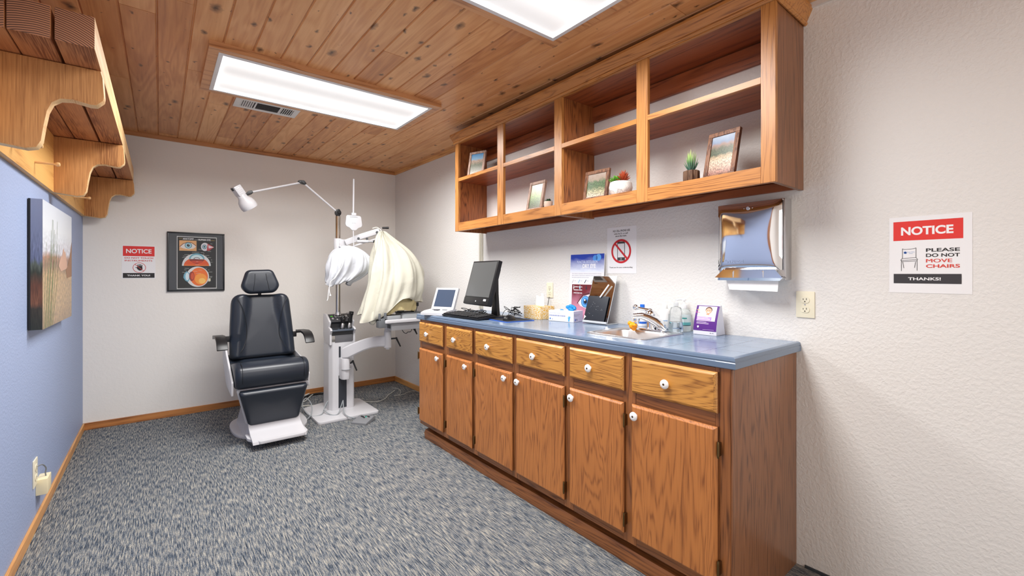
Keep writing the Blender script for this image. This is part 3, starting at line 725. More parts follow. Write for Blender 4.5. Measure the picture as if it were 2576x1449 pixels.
m = MB(); sbox(XW+.018, XR, .706, .724, 1.615, 2.345, m, .001); part('end_panel', m, M_SIDE, t)
# crown moulding with a bead, returning along the near end
pc = [(0, 2.322), (.006, 2.320), (.012, 2.324), (.014, 2.331), (.009, 2.336), (.012, 2.338), (.028, 2.374), (.032, 2.384), (.032, 2.396), (0, 2.396)]
m = MB()
rs = [[Vector((XW-d, WY1+d, wz(h, WY1))) for d, h in pc], [Vector((XW-d, WY0-d, wz(h, WY0))) for d, h in pc], [Vector((XR, WY0-d, wz(h, WY0))) for d, h in pc]]
m.rings(rs); m.rings([[Vector((XR, WY1+d, wz(h, WY1))) for d, h in pc], [Vector((XW-d, WY1+d, wz(h, WY1))) for d, h in pc]])
part('crown_moulding', m, M_OAKY, t, ang=20)

# ================================================================== FRAMES AND PLANTS ON THE SHELVES
M_PF = wood('rustic_frame', (156, 112, 84), (84, 52, 38), 'Z', 5, 9, rough=.6, coat=0, pores=.6)
M_PFS = wood('weathered_frame', (190, 160, 142), (120, 92, 78), 'Z', 5, 9, rough=.6, coat=0, pores=.6)
def photo_frame(x, y, z, w, h, yaw, tilt, pm, label, fm):
    """stands facing -X; yaw turns it about z"""
    t = thing('photo_frame', label, 'picture frame', (x, y, z), -PI/2+yaw, 'framed desert photographs')
    T = Matrix.Rotation(-tilt, 4, 'X'); b = .020; m = MB()
    for x0, x1, z0, z1 in ((-w/2, w/2, 0, b), (-w/2, w/2, h-b, h), (-w/2, -w/2+b, b, h-b), (w/2-b, w/2, b, h-b)):
        m.box(x0, x1, -.009, .009, z0, z1, .0025)
    m.move(T); part('frame', m, fm, t, world=False)
    m = MB(); m.box(-w/2+.004, w/2-.004, .006, .0085, .004, h-.004).prism([(.009, h*.75), (.009, h*.7), (.06+h*.12, 0.02), (.063+h*.12, .02)], 'X', -.012, .012); m.move(T)
    part('easel_back', m, M_BLACK, t, world=False)
    me = uvquad('photo', [ORG[t.name] @ (T @ Vector(p)) for p in ((-w/2+b-.001, -.004, b-.001), (w/2-b+.001, -.004, b-.001), (w/2-b+.001, -.004, h-b+.001), (-w/2+b-.001, -.004, h-b+.001))], pm, t)
    return t
zlo = lambda y: wz(1.6805, y); zup = lambda y: wz(2.0405, y)
photo_frame(1.955, 2.918, zup(2.92)+.003, .158, .21, math.radians(20), .2,
    photo_mat('photo_bushes_sky', [(0, (176, 160, 138)), (.18, (120, 112, 84)), (.45, (84, 92, 52)), (.6, (176, 152, 128)), (.68, (196, 170, 150)), (.74, (150, 196, 228)), (1, (84, 164, 224))], 7, .1, .6, 26),
    'rustic framed photo of desert shrubs under blue sky on the upper left shelf', M_PFS)
photo_frame(1.945, 2.205, zlo(2.19)+.003, .155, .205, math.radians(0), .2,
    photo_mat('photo_grass', [(0, (112, 108, 84)), (.25, (96, 120, 62)), (.5, (150, 176, 92)), (.72, (190, 176, 140)), (1, (208, 190, 160))], 6, .2, .55, 22),
    'weathered framed photo of pale green brush beside a tiny pink pot', M_PFS)
photo_frame(1.950, 1.682, zlo(1.67)+.003, .170, .178, math.radians(3), .16,
    photo_mat('photo_cactus', [(0, (214, 198, 176)), (.22, (190, 184, 140)), (.42, (88, 116, 70)), (.62, (96, 124, 84)), (.78, (190, 168, 150)), (1, (206, 186, 172))], 6, .2, .6, 20),
    'dark rustic framed photo of green cactus beside the white marbled bowl', M_PF)
photo_frame(1.950, .967, zlo(.97)+.003, .150, .225, math.radians(-6), .24,
    photo_mat('photo_wash', [(0, (170, 110, 96)), (.14, (206, 168, 148)), (.34, (226, 204, 178)), (.44, (206, 178, 140)), (.52, (76, 90, 58)), (.66, (96, 100, 70)), (.76, (176, 142, 128)), (.84, (150, 170, 200)), (1, (200, 214, 234))], 5, .09, .5, 22),
    'brown framed photo of a sandy desert wash, rightmost and largest frame', M_PF)
# tiny pink-beige pot
def leaf(mb, base, d, L, w, up, n=6, thick=.25):
    d = Vector(d).normalized(); b = Vector(base); s = d.cross(Vector((0, 0, 1))).normalized(); rs = []
    for k in range(n+1):
        q = k/n; ww = w*math.sin(PI*min(1, .12+q*.88))**.8*(1-.15*q) if k < n else w*.03
        c = b+d*(L*q)+Vector((0, 0, 1))*up*L*(q*q); nn = s.cross(d)
        rs.append([c+s*(ww*math.cos(2*PI*i/8))+nn*(ww*thick*math.sin(2*PI*i/8)) for i in range(8)])
    mb.rings(rs)
def rosette(mb, c, R, layers, w, rise):
    for j in range(layers):
        n = 7-j if layers < 6 else 8
        for k in range(n):
            a = 2*PI*k/n+j*.5; el = .15+j*rise
            leaf(mb, (c[0], c[1], c[2]+.002*j), (math.cos(a)*math.cos(el), math.sin(a)*math.cos(el), math.sin(el)), R*(1-.13*j), w, .2)
z = zlo(2.07)
t = thing('potted_succulent', 'tiny pale pink pot with a small green succulent beside a framed photo', 'plant', (1.955, 2.078, z), 0, 'potted succulents on the shelves')
m = MB(); m.lathe([(.018, 0), (.021, .002), (.026, .02), (.0285, .045), (.0265, .05), (.024, .048), (.022, .040), (0, .040)], (1.955, 2.078, z), 28); part('pot', m, mat('blush_clay', (212, 190, 172), .7, bump=(60, .2, .001)), t)
m = MB(); rosette(m, (1.955, 2.078, z+.044), .030, 4, .0075, .3); part('leaves', m, mat('dark_green_leaf', (52, 84, 52), .5), t, ang=60)
# white marbled bowl with two succulents
def marble():
    m, nt, p = nodes('white_marble'); L = nt.links.new; tc = nt.nodes.new('ShaderNodeTexCoord')
    n = nt.nodes.new('ShaderNodeTexNoise'); n.inputs['Scale'].default_value = 14; n.inputs['Detail'].default_value = 5; n.inputs['Distortion'].default_value = 2.5; L(tc.outputs['Object'], n.inputs['Vector'])
    r = ramp(nt, [(.44, (236, 234, 230)), (.485, (216, 214, 212)), (.5, (168, 166, 166)), (.515, (218, 216, 214)), (.56, (238, 236, 232))]); L(n.outputs[0], r.inputs[0]); L(r.outputs[0], p.inputs['Base Color']); p.inputs['Roughness'].default_value = .35; return m
z = zlo(1.50); c = (1.950, 1.502, z)
t = thing('potted_succulent', 'white marbled round bowl holding a green and a red succulent', 'plant', c, 0, 'potted succulents on the shelves')
m = MB(); m.lathe([(.034, 0), (.046, .004), (.058, .022), (.063, .045), (.058, .070), (.052, .076), (.048, .073), (.046, .062), (0, .060)], c, 40); part('bowl', m, marble(), t)
m = MB(); m.lathe([(0, .066), (.046, .062)], c, 24, caps=False); part('gravel', m, mat('gravel', (150, 140, 124), .9, bump=(200, .8, .003)), t)
m = MB(); rosette(m, (c[0]-.010, c[1]+.024, z+.078), .048, 5, .0105, .27); part('green_succulent', m, mat('bright_leaf', (112, 176, 66), .45), t, ang=60)
m = MB()
for k in range(34):
    a = k*2.4; e = .35+1.1*(k/34); leaf(m, (c[0]-.002, c[1]-.020, z+.074+.014*(k/34)), (math.cos(a)*math.cos(e), math.sin(a)*math.cos(e), math.sin(e)), .044+.012*random.random(), .0052, 0, 4, .6)
part('red_succulent', m, mat('red_leaf', (176, 74, 40), .5), t, ang=60)
# log-look pot with spiky aloe
z = zlo(1.10); c = (1.952, 1.096, z)
t = thing('potted_succulent', 'spiky green aloe in a small bark-textured log pot', 'plant', c, 0, 'potted succulents on the shelves')
m = MB(); rs = []
for r_, h in ((.030, 0), (.0335, .004), (.034, .03), (.0335, .056), (.031, .060), (.027, .0595), (.026, .052)):
    rs.append([Vector((c[0]+(r_*(1+.07*math.sin(9*a_)+.05*math.sin(17*a_+1)))*math.cos(a_), c[1]+(r_*(1+.07*math.sin(9*a_)+.05*math.sin(17*a_+1)))*math.sin(a_), z+h)) for a_ in [2*PI*i/72 for i in range(72)]])
m.rings(rs); part('log_pot', m, wood('bark', (150, 116, 88), (66, 44, 32), 'Z', 8, 30, rough=.85, coat=0, pores=.9), t, ang=60)
def aloe_mat():
    m, nt, p = nodes('aloe_leaf'); L = nt.links.new; tc = nt.nodes.new('ShaderNodeTexCoord'); s_ = nt.nodes.new('ShaderNodeSeparateXYZ'); L(tc.outputs['Generated'], s_.inputs[0])
    r = ramp(nt, [(0, (70, 100, 100)), (.35, (84, 128, 96)), (.75, (170, 206, 110)), (1, (214, 226, 140))]); L(s_.outputs[2], r.inputs[0]); L(r.outputs[0], p.inputs['Base Color']); p.inputs['Roughness'].default_value = .45; return m
m = MB()
for k in range(26):
    a = k*2.4; e = .72+.80*(k/26)**.5; L_ = .042+.052*(k/26)
    leaf(m, (c[0]+.008*math.cos(a), c[1]+.008*math.sin(a), z+.056), (math.cos(a)*math.cos(e), math.sin(a)*math.cos(e), math.sin(e)), L_, .0040, .14, 6, .55)
part('leaves', m, aloe_mat(), t, ang=60)

# ================================================================== TIMBER WALL RACK (left)
t = thing('timber_wall_rack', 'rough timber coat rack shelf with curved brackets and wooden pegs on the blue wall', 'wall rack', (XL, 3.45, 1.72))
M_GOLD = wood('golden_back_board', (234, 182, 106), (196, 138, 72), 'Y', 2, 3, rough=.5, coat=.1, pores=.3)
BR = [(XL, 1.722), (-.372, 1.708), (-.345, 1.716), (-.333, 1.742), (-.326, 1.800), (-.318, 1.852), (-.306, 1.885), (-.285, 1.903), (-.255, 1.908), (-.205, 1.900), (-.188, 1.902), (-.168, 1.925), (-.166, 1.940), (-.170, 2.010), (-.176, 2.037), (XL, 2.037)]
for y in (2.29, 3.53, 4.80):
    m = MB(); m.prism(BR, 'Y', y, y+.052, .009)
    for f_ in m.bm.faces:
        f_.normal_update(); f_.material_index = 0 if abs(f_.normal.y) > .9 else 1
    part('bracket', m, [M_FIR, M_FIRP], t, ang=50, label='curved rough-sawn bracket')
m = MB(); m.box(XL, XL+.022, 2.10, 4.90, 1.722, 2.037, .002); part('back_board', m, M_GOLD, t)
for a, b, y0 in ((-.274, -.176, 2.087), (-.381, -.283, 2.087), (XL, -.385, 2.087)):
    m = MB(); m.box(a, b, y0, 4.91, 2.040, 2.150, .004)
    for f_ in m.bm.faces:
        f_.normal_update(); f_.material_index = 1 if f_.normal.x > .9 else (2 if f_.normal.y < -.9 else 0)
    part('beam', m, [M_FIRY, M_FIRP if a > -.3 else M_FIRY, M_FIRE], t)  # right beam's outer face: fresh-cut tone, its light also in the colour
for y in (2.65, 3.05, 3.86, 4.27):
    m = MB(); m.lathe([(.006, 0), (.0065, .01), (.0052, .04), (.0048, .062), (.0058, .068), (.0095, .073), (.0105, .079), (.0085, .085), (0, .087)], (XL+.022, y, 1.795), 16, axis='X')
    part('peg', m, mat('birch_peg', (232, 186, 130), .5), t)

# ================================================================== LEFT WALL: CANVAS, OUTLET, BOX
t = thing('canvas_print', 'deep canvas print of a desert landscape with tall stalks on the blue wall', 'picture', (XL, 3.46, 1.31))
x0, x1, y0, y1, z0, z1 = XL+.003, XL+.05, 3.035, 3.915, .998, 1.620
CV = photo_mat('canvas_landscape', [(0, (150, 122, 88)), (.2, (178, 148, 106)), (.42, (186, 156, 116)), (.5, (140, 112, 88)), (.56, (168, 128, 104)), (.61, (206, 214, 224)), (.8, (224, 230, 236)), (1, (212, 220, 232))], 3.2, .05, .28, 30, .95)
CS = photo_mat('canvas_side', [(0, (40, 44, 34)), (.16, (60, 52, 40)), (.2, (132, 84, 58)), (.34, (110, 66, 44)), (.44, (56, 60, 44)), (.5, (96, 104, 92)), (.54, (112, 120, 150)), (1, (150, 158, 184))], 3, .05, .35, 12, .9)
part('stretcher', MB().box(x0, x0+.008, y0, y1, z0, z1), M_BLACK, t)
part('canvas_wrap', MB().box(x0+.008, x1, y0, y1, z0, z1, .001), mat('canvas_edge', (176, 180, 190), .7), t)
uvquad('canvas_face', [(x1+.0005, y0, z0), (x1+.0005, y1, z0), (x1+.0005, y1, z1), (x1+.0005, y0, z1)], CV, t)
uvquad('canvas_near_edge', [(x0+.008, y0-.0005, z0), (x1, y0-.0005, z0), (x1, y0-.0005, z1), (x0+.008, y0-.0005, z1)], CS, t)
A = Art((x1+.0006, y0, z0), (0, 1, 0), (0, 0, 1)); gr = (126, 142, 104)
A.poly([(.42, .31), (.47, .345), (.50, .37), (.53, .36), (.56, .40), (.585, .415), (.61, .39), (.64, .40), (.70, .33), (.72, .30), (.5, .28)], (196, 160, 140))
A.poly([(.66, .29), (.72, .31), (.80, .37), (.88, .47), (.88, .25), (.7, .24)], (150, 116, 92))
rng = random.Random(3)
for k in range(11):
    u = .05+.03*k+rng.uniform(-.01, .01); q = rng.uniform(-.02, .05); h = rng.uniform(.33, .58)
    A.line((u*.7, .0), (u+q, h*.6), .006, gr); A.line((u+q, h*.6), (u+q*1.8+.01, h), .0045, gr)
    if k % 2: A.line((u+q, h*.6), (u+q+.05, h*.6+.10), .004, gr)
A.part('printed_stalks', t)
def outlet(y, z, X, sgn, w, h, label):
    """duplex outlet on a side wall; sgn -1 = right wall (faces -X)"""
    t = thing('wall_outlet', label, 'outlet', (X, y, z), 0, 'duplex wall outlets')
    m = MB(); a, b = (X-.006, X) if sgn < 0 else (X, X+.006); m.box(a, b, y-w/2, y+w/2, z-h/2, z+h/2, .003); part('cover_plate', m, M_IVORY, t)
    f = X+sgn*.0065
    for dz in (-.021*h/.115, .021*h/.115):
        m = MB(); pts = [(y+.017*math.cos(a_)*w/.07, z+dz+min(.0135, max(-.0135, .017*math.sin(a_)))*h/.115) for a_ in [2*PI*i/32 for i in range(32)]]
        m.prism(pts, 'X', f, f+sgn*.002); rc = part('receptacle', m, M_IVORY, t, smooth=False)
        m = MB(); g = f+sgn*.0021
        for dy, hh in ((-.006, .008), (.006, .0065)): m.box(min(g, g+sgn*.0003), max(g, g+sgn*.0003), y+dy-.0011, y+dy+.0011, z+dz-.001, z+dz-.001+hh)
        m.prism([(y+.0026*math.cos(2*PI*i/12), z+dz-.0075+.0026*math.sin(2*PI*i/12)) for i in range(12)], 'X', g, g+sgn*.0003)
        part('slots', m, mat('slot_dark', (40, 34, 26), .6), rc, smooth=False)
    m = MB(); m.cyl((X+sgn*.006, y, z), (X+sgn*.0072, y, z), .003, n=12); part('screw', m, M_STEEL, t)
outlet(3.187, .278, XL, 1, .085, .135, 'cream duplex outlet low on the blue wall')
outlet(.6985, 1.132, XR, -1, .070, .113, 'ivory duplex outlet beside the chrome towel dispenser')
outlet(2.29, 1.148, XR, -1, .062, .108, 'ivory duplex outlet behind the yellow tissue box')
t = thing('junction_box', 'small cream plastic box with a grey cord on the blue wall near the baseboard', 'box', (XL, 3.27, .2))
part('cover', MB().box(XL, XL+.042, 3.215, 3.315, .150, .228, .003), mat('cream_plastic', (238, 226, 188), .45), t)
part('cord', MB().tube([(XL+.004, 3.20, .300), (XL+.02, 3.235, .297), (XL+.03, 3.26, .270), (XL+.028, 3.262, .245), (XL+.03, 3.262, .226)], .0028, 8), mat('grey_cord', (120, 124, 128), .5), t)

# ================================================================== SIGNS
def sheet(nm, label, cat, O, u, w, h, th=.0012, m=M_PAPER, group=None):
    """a flat sheet hung on a wall: O lower-left corner seen from the room"""
    O = Vector(O); u = Vector(u); v = Vector((0, 0, 1)); n = u.cross(v)
    t = thing(nm, label, cat, O+u*w/2, 0, group)
    mb = MB(); c = [O, O+u*w, O+u*w+v*h, O+v*h]; vs = [p+n*.0002 for p in c]+[p+n*th for p in c]
    mb._add(vs, [(3, 2, 1, 0), (4, 5, 6, 7), (0, 1, 5, 4), (1, 2, 6, 5), (2, 3, 7, 6), (3, 0, 4, 7)])
    part('sheet', mb, m, t, smooth=False)
    return t, Art(O+n*th, u, v)
RED, BLK, WHT = (214, 44, 42), (42, 40, 42), (240, 240, 242)
# right wall NOTICE: PLEASE DO NOT MOVE CHAIRS
w, h = .220, .282
t, A = sheet('notice_sign', 'white notice sign asking not to move chairs on the right wall', 'sign', (XR, .419, 1.194), (0, -1, 0), w, h)
A.rect(.012, .194, w-.022, .265, (222, 56, 50)); A.text('NOTICE', .034, .213, w-.046, .244, WHT, .035)
for s_, yy, c in (('PLEASE', .150, BLK), ('DO NOT', .131, BLK), ('MOVE', .1115, (214, 70, 60)), ('CHAIRS', .092, (214, 70, 60))):
    A.text(s_, .103, yy, .190 if s_ != 'MOVE' else .170, yy+.0125, c, .008 if s_ == 'MOVE' else .022)
A.rect(.013, .035, w-.026, .070, (58, 56, 60)); A.text('THANKS!', .054, .0465, .142, .0575, WHT, .024)
k = (40, 40, 42); ch = [((.038, .128), (.038, .164)), ((.076, .130), (.076, .166)), ((.038, .164), (.044, .161)), ((.044, .161), (.070, .163)), ((.070, .163), (.076, .166)), ((.038, .128), (.076, .130)), ((.033, .121), (.080, .1225)), ((.038, .129), (.033, .121)), ((.076, .130), (.081, .1225)), ((.035, .121), (.035, .081)), ((.079, .122), (.079, .082)), ((.035, .116), (.079, .1175)), ((.039, .115), (.042, .092)), ((.075, .115), (.072, .093))]
A.l += 1
for a, b in ch: A.line(a, b, .0012, k)
A.ell(.046, .149, .0042, .0042, (36, 90, 170)); A.ell(.046, .149, .0018, .0018, (20, 40, 90)); A.text('Moab Valley', .0515, .149, .0725, .1525, (120, 160, 210)); A.text('Vision', .056, .1445, .067, .1475, (120, 160, 210), up=0)
A.part('printing', t)
# back wall NOTICE: DO NOT TOUCH INSTRUMENTS
w, h = .220, .284
t, A = sheet('notice_sign', 'small notice sign about not touching instruments, left of the eye poster', 'sign', (-.252, YB, 1.222), (1, 0, 0), w, h)
A.rect(.007, .192, w-.006, .277, (222, 56, 54)); A.text('NOTICE', .027, .216, w-.026, .253, WHT, .024)
A.text('DO NOT TOUCH', .018, .170, w-.016, .183, (206, 60, 56), .024); A.text('INSTRUMENTS', .018, .147, w-.022, .160, (206, 60, 56), .008)
A.rect(.007, .007, w-.006, .048, BLK); A.text('THANK YOU!', .034, .020, w-.036, .034, WHT, .024)
cx, cy = .113, .094
A.ring(cx, cy, .043, .0035, (206, 60, 60))
A.poly([(cx-.018, cy-.002), (cx-.026, cy+.000), (cx-.027, cy+.004), (cx-.016, cy+.003), (cx-.011, cy+.012), (cx+.019, cy+.012), (cx+.021, cy-.012), (cx+.014, cy-.024), (cx-.001, cy-.025), (cx-.012, cy-.014)], BLK)
for i_, (dx, hh, tl_) in enumerate(((-.0085, .026, -.003), (-.0005, .030, -.001), (.0075, .029, .001), (.0150, .024, .003))):
    A.line((cx+dx, cy+.008), (cx+dx+tl_, cy+hh), .0055, BLK)
A.line((cx-.030, cy+.030), (cx+.030, cy-.030), .0035, (206, 60, 60), 1)
A.part('printing', t)
# right wall: no cell phone
w, h = .216, .281
t, A = sheet('no_phone_sign', 'laminated no cell phone sign under the shelf cabinet', 'sign', (XR, 1.776, 1.266), (0, -1, 0), w, h, .0016)
G = (70, 66, 68)
A.text('NO CELL PHONE USE', .046, .252, .170, .264, G, .02); A.text('while the Dr. or staff', .054, .236, .156, .246, G, .01); A.text('are in the room.', .064, .222, .146, .232, G, .01)
A.rect(.078, .078, .134, .192, (60, 60, 62)); A.rect(.082, .097, .130, .180, (228, 226, 230)); A.ring(.106, .088, .0055, .0016, (220, 220, 222))
A.ring(.106, .134, .073, .013, (198, 34, 44)); A.line((.058, .184), (.154, .084), .012, (198, 34, 44), 1)
A.text('Thank you for your understanding', .018, .031, .188, .041, G, .005)
A.part('printing', t)
# framed eye anatomy poster
t = thing('framed_poster', 'black framed anatomy of the human eye poster on the back wall', 'poster', (.26, YB, 1.37))
x0, x1, z0, z1 = .047, .473, 1.107, 1.636
m = MB(); b = .012
for a in ((x0, x1, z0, z0+b), (x0, x1, z1-b, z1), (x0, x0+b, z0+b, z1-b), (x1-b, x1, z0+b, z1-b)): m.box(a[0], a[1], YB-.022, YB, a[2], a[3], .002)
part('frame', m, mat('black_gloss_frame', (26, 28, 32), .25), t)
part('mat_board', MB().box(x0+.005, x1-.005, YB-.012, YB-.004, z0+.005, z1-.005), mat('charcoal_mat', (62, 66, 74), .45), t)
A = Art((x0, YB-.0121, z0), (1, 0, 0), (0, 0, 1)); W_, H_ = x1-x0, z1-z0
PX = lambda a: .015+ (a-1030)/1030*.396; PZ = lambda b: H_*(1-(b-160)/1060)   # picture plan, read off the poster
def R(a, b, c, d, col, up=1): A.rect(PX(a), PZ(d), PX(c), PZ(b), col, up)
def E(a, b, ra, rb, col, a0=0, a1=360): A.ell(PX(a), PZ(b), ra/1030*.396, rb/1060*H_, col, a0=a0, a1=a1)
R(1170, 232, 1940, 1180, (212, 214, 214)); R(1182, 246, 1928, 1166, (20, 22, 26))
A.text('ANATOMY', PX(1280), PZ(292), PX(1490), PZ(262), WHT, .008); A.text('OF THE', PX(1505), PZ(292), PX(1560), PZ(282), WHT, up=0); A.text('HUMAN EYE', PX(1572), PZ(300), PX(1815), PZ(268), WHT, .008, up=0)
A.line((PX(1205), PZ(272)), (PX(1275), PZ(272)), .003, (190, 150, 70)); A.line((PX(1820), PZ(292)), (PX(1900), PZ(292)), .003, (190, 150, 70))
R(1215, 305, 1542, 492, (232, 176, 120)); A.poly([(PX(a), PZ(b)) for a, b in ((1230, 425), (1290, 372), (1360, 345), (1440, 350), (1500, 380), (1530, 415), (1480, 450), (1390, 462), (1290, 450))], (240, 232, 226))
A.line((PX(1225), PZ(420)), (PX(1290), PZ(366)), .005, (120, 66, 40)); A.line((PX(1290), PZ(366)), (PX(1370), PZ(338)), .005, (120, 66, 40)); A.line((PX(1370), PZ(338)), (PX(1450), PZ(344)), .005, (120, 66, 40)); A.line((PX(1450), PZ(344)), (PX(1532), PZ(396)), .005, (120, 66, 40))
E(1386, 395, 70, 54, (90, 140, 160)); E(1386, 395, 58, 45, (170, 214, 224)); E(1386, 393, 28, 24, (24, 20, 22)); E(1396, 384, 7, 7, WHT)
E(1705, 412, 78, 76, (226, 226, 232)); A.poly([(PX(a), PZ(b)) for a, b in ((1760, 350), (1885, 412), (1790, 480), (1740, 480))], (196, 60, 70)); A.poly([(PX(a), PZ(b)) for a, b in ((1770, 380), (1885, 415), (1780, 440))], (232, 214, 220))
E(1696, 412, 44, 40, (70, 110, 140)); E(1696, 412, 34, 30, (176, 212, 222)); E(1694, 410, 15, 15, (20, 20, 24))
E(1543, 762, 278, 226, (224, 224, 226), 0, 180); E(1543, 762, 244, 150, (226, 88, 30), 0, 180)
E(1548, 640, 150, 108, (110, 170, 190), 0, 180); E(1548, 640, 118, 78, (216, 236, 240), 0, 180); E(1545, 634, 62, 26, (60, 60, 60), 0, 180); E(1545, 634, 46, 18, (226, 226, 230), 0, 180)
A.poly([(PX(a), PZ(b)) for a, b in ((1395, 652), (1500, 636), (1700, 650), (1640, 700), (1550, 728), (1470, 705))], (120, 30, 20)); E(1550, 668, 110, 48, (206, 66, 30), 180, 360); R(1300, 745, 1786, 760, (240, 128, 44))
E(1565, 960, 222, 186, (226, 226, 226)); E(1592, 960, 172, 166, (238, 112, 34)); E(1625, 1000, 118, 100, (248, 160, 60)); E(1650, 1035, 66, 50, (252, 204, 110))
A.poly([(PX(a), PZ(b)) for a, b in ((1345, 860), (1300, 920), (1292, 975), (1330, 1030), (1380, 1055), (1415, 1000), (1420, 900))], (110, 170, 196)); E(1365, 955, 34, 70, (220, 236, 242)); A.poly([(PX(a), PZ(b)) for a, b in ((1425, 870), (1440, 1050), (1410, 1000), (1410, 900))], (40, 40, 40)); E(1452, 950, 50, 86, (150, 40, 26)); E(1462, 950, 30, 62, (214, 84, 40))
A.poly([(PX(a), PZ(b)) for a, b in ((1768, 1000), (1812, 988), (1818, 1040), (1775, 1052))], (232, 226, 200))
A.l += 1
for a, b, c, d in ((1455, 516, 1510, 516), (1510, 512, 1600, 512), (1620, 518, 1685, 518), (1310, 562, 1400, 562), (1700, 568, 1790, 570), (1285, 588, 1360, 590), (1760, 608, 1825, 610), (1270, 615, 1340, 618), (1315, 808, 1400, 810), (1270, 880, 1310, 880), (1715, 806, 1745, 806), (1780, 874, 1852, 874), (1800, 955, 1852, 955), (1800, 974, 1845, 974), (1820, 650, 1850, 650), (1820, 690, 1855, 690), (1580, 460, 1650, 465), (1810, 350, 1855, 355), (1760, 494, 1825, 494), (1305, 835, 1350, 838), (1765, 835, 1795, 838)):
    A.line((PX(a), PZ(b)), (PX(c), PZ(d)), .0024, (196, 196, 190))
for a, b, c, d in ((1400, 562, 1440, 590), (1360, 590, 1400, 560), (1690, 530, 1675, 560), (1740, 580, 1700, 610), (1310, 880, 1330, 900), (1780, 880, 1760, 905), (1480, 858, 1560, 862), (1580, 840, 1650, 844), (1535, 897, 1620, 900), (1520, 742, 1600, 744), (1535, 684, 1575, 685)):
    A.line((PX(a), PZ(b)), (PX(c), PZ(d)), .0016, (216, 210, 200))
A.part('print', t)
part('glass', MB().box(x0+.008, x1-.008, YB-.0175, YB-.0165, z0+.008, z1-.008), mat('picture_glass', (255, 255, 255), .02, trans=1, ior=1.2), t, smooth=False)

# ================================================================== TOWEL DISPENSER
t = thing('towel_dispenser', 'mirror-chrome paper towel dispenser on the wall beneath the cabinet end', 'dispenser', (XR, .90, 1.235))
dx0, y0, y1, z0, z1 = 2.0735, .752, 1.040, 1.236, 1.592
m = MB(); m.box(dx0+.03, XR, y0, y1, z0, z1, .006); part('housing', m, M_STEEL, t)
# domed front cover
m = MB(); n = 20; g = []
for i in range(n+1):
    row = []
    for j in range(n+1):
        a = i/n; b_ = j/n; e = (min(a, 1-a)*2); f_ = (min(b_, 1-b_)*2)
        dome = .010*(1-(2*a-1)**12)*(1-(2*b_-1)**12)+.010*math.sin(PI*a)*math.sin(PI*b_)
        row.append(m.bm.verts.new((dx0+.014-dome, y0+.006+(y1-y0-.010)*a, z0+.045+(z1-z0-.050)*b_)))
    g.append(row)
for i in range(n):
    for j in range(n): m.bm.faces.new((g[i][j], g[i][j+1], g[i+1][j+1], g[i+1][j]))
fr_ = [g[i][0] for i in range(n+1)]+[g[n][j] for j in range(1, n+1)]+[g[i][n] for i in range(n-1, -1, -1)]+[g[0][j] for j in range(n-1, 0, -1)]
bk = [m.bm.verts.new((dx0+.04, v.co.y, v.co.z)) for v in fr_]
for i in range(len(fr_)): m.bm.faces.new((fr_[i], bk[i], bk[(i+1) % len(bk)], fr_[(i+1) % len(fr_)]))
bmesh.ops.recalc_face_normals(m.bm, faces=m.bm.faces[:])
part('front_cover', m, M_CHROME, t, ang=60, label='domed mirror-finish cover')
m = MB(); m.rings([[Vector((dx0-.002, y0+.030, 1.284)), Vector((dx0-.002, y1-.035, 1.284)), Vector((dx0+.035, y1-.035, 1.284)), Vector((dx0+.035, y0+.03, 1.284))],
                   [Vector((dx0-.006, y0-.002, 1.246)), Vector((dx0-.006, y1+.004, 1.246)), Vector((dx0+.05, y1+.004, 1.246)), Vector((dx0+.05, y0-.002, 1.246))],
                   [Vector((dx0+.002, y0+.012, 1.234)), Vector((dx0+.002, y1-.01, 1.234)), Vector((dx0+.05, y1-.01, 1.234)), Vector((dx0+.05, y0+.012, 1.234))]])
for yy in (y0+.075, y1-.085): m.box(dx0-.0075, dx0-.003, yy, yy+.004, 1.248, 1.278, .001)
part('lower_lip', m, M_CHROME, t, ang=20)
m = MB(); m.cyl((dx0-.002, .894, 1.560), (dx0+.006, .894, 1.560), .008, bev=.001); m.cyl((dx0-.003, .894, 1.560), (dx0-.001, .894, 1.560), .004)
for d in (-.018, .018): m.ball((dx0+.004, .894+d, 1.560), .003, 8)
part('lock', m, M_STEEL, t)
m = MB(); m.box(XR-.0275, XR-.0265, y0+.0, y0+.002, 1.30, 1.42); m.box(dx0+.02, dx0+.045, y0-.003, y0, 1.25, 1.585, .002); part('side_seam', m, M_STEEL, t)
A = Art((dx0+.0005, y1, z0), (0, -1, 0), (0, 0, 1)); A.n = Vector((-1, 0, 0)); A.O.x -= .0035
A.text('Fort Howard', .040, .078, .125, .092, M_CHROME); A.part('embossed_lettering', t)
m = MB(); rs = []
for k in range(8):
    q = k/7; z_ = 1.247-.060*q; xx = 2.098-.014*q*q
    rs.append([Vector((xx, .778-.002*q, z_)), Vector((xx, 1.008-.026*q, z_+.004*q)), Vector((xx+.0012, 1.008-.026*q, z_+.004*q)), Vector((xx+.0012, .778-.002*q, z_))])
m.rings(rs); solo('paper_towel', m, M_PAPER, (2.095, .89, 1.19), 'white paper towel hanging from the chrome dispenser slot', 'paper towel')

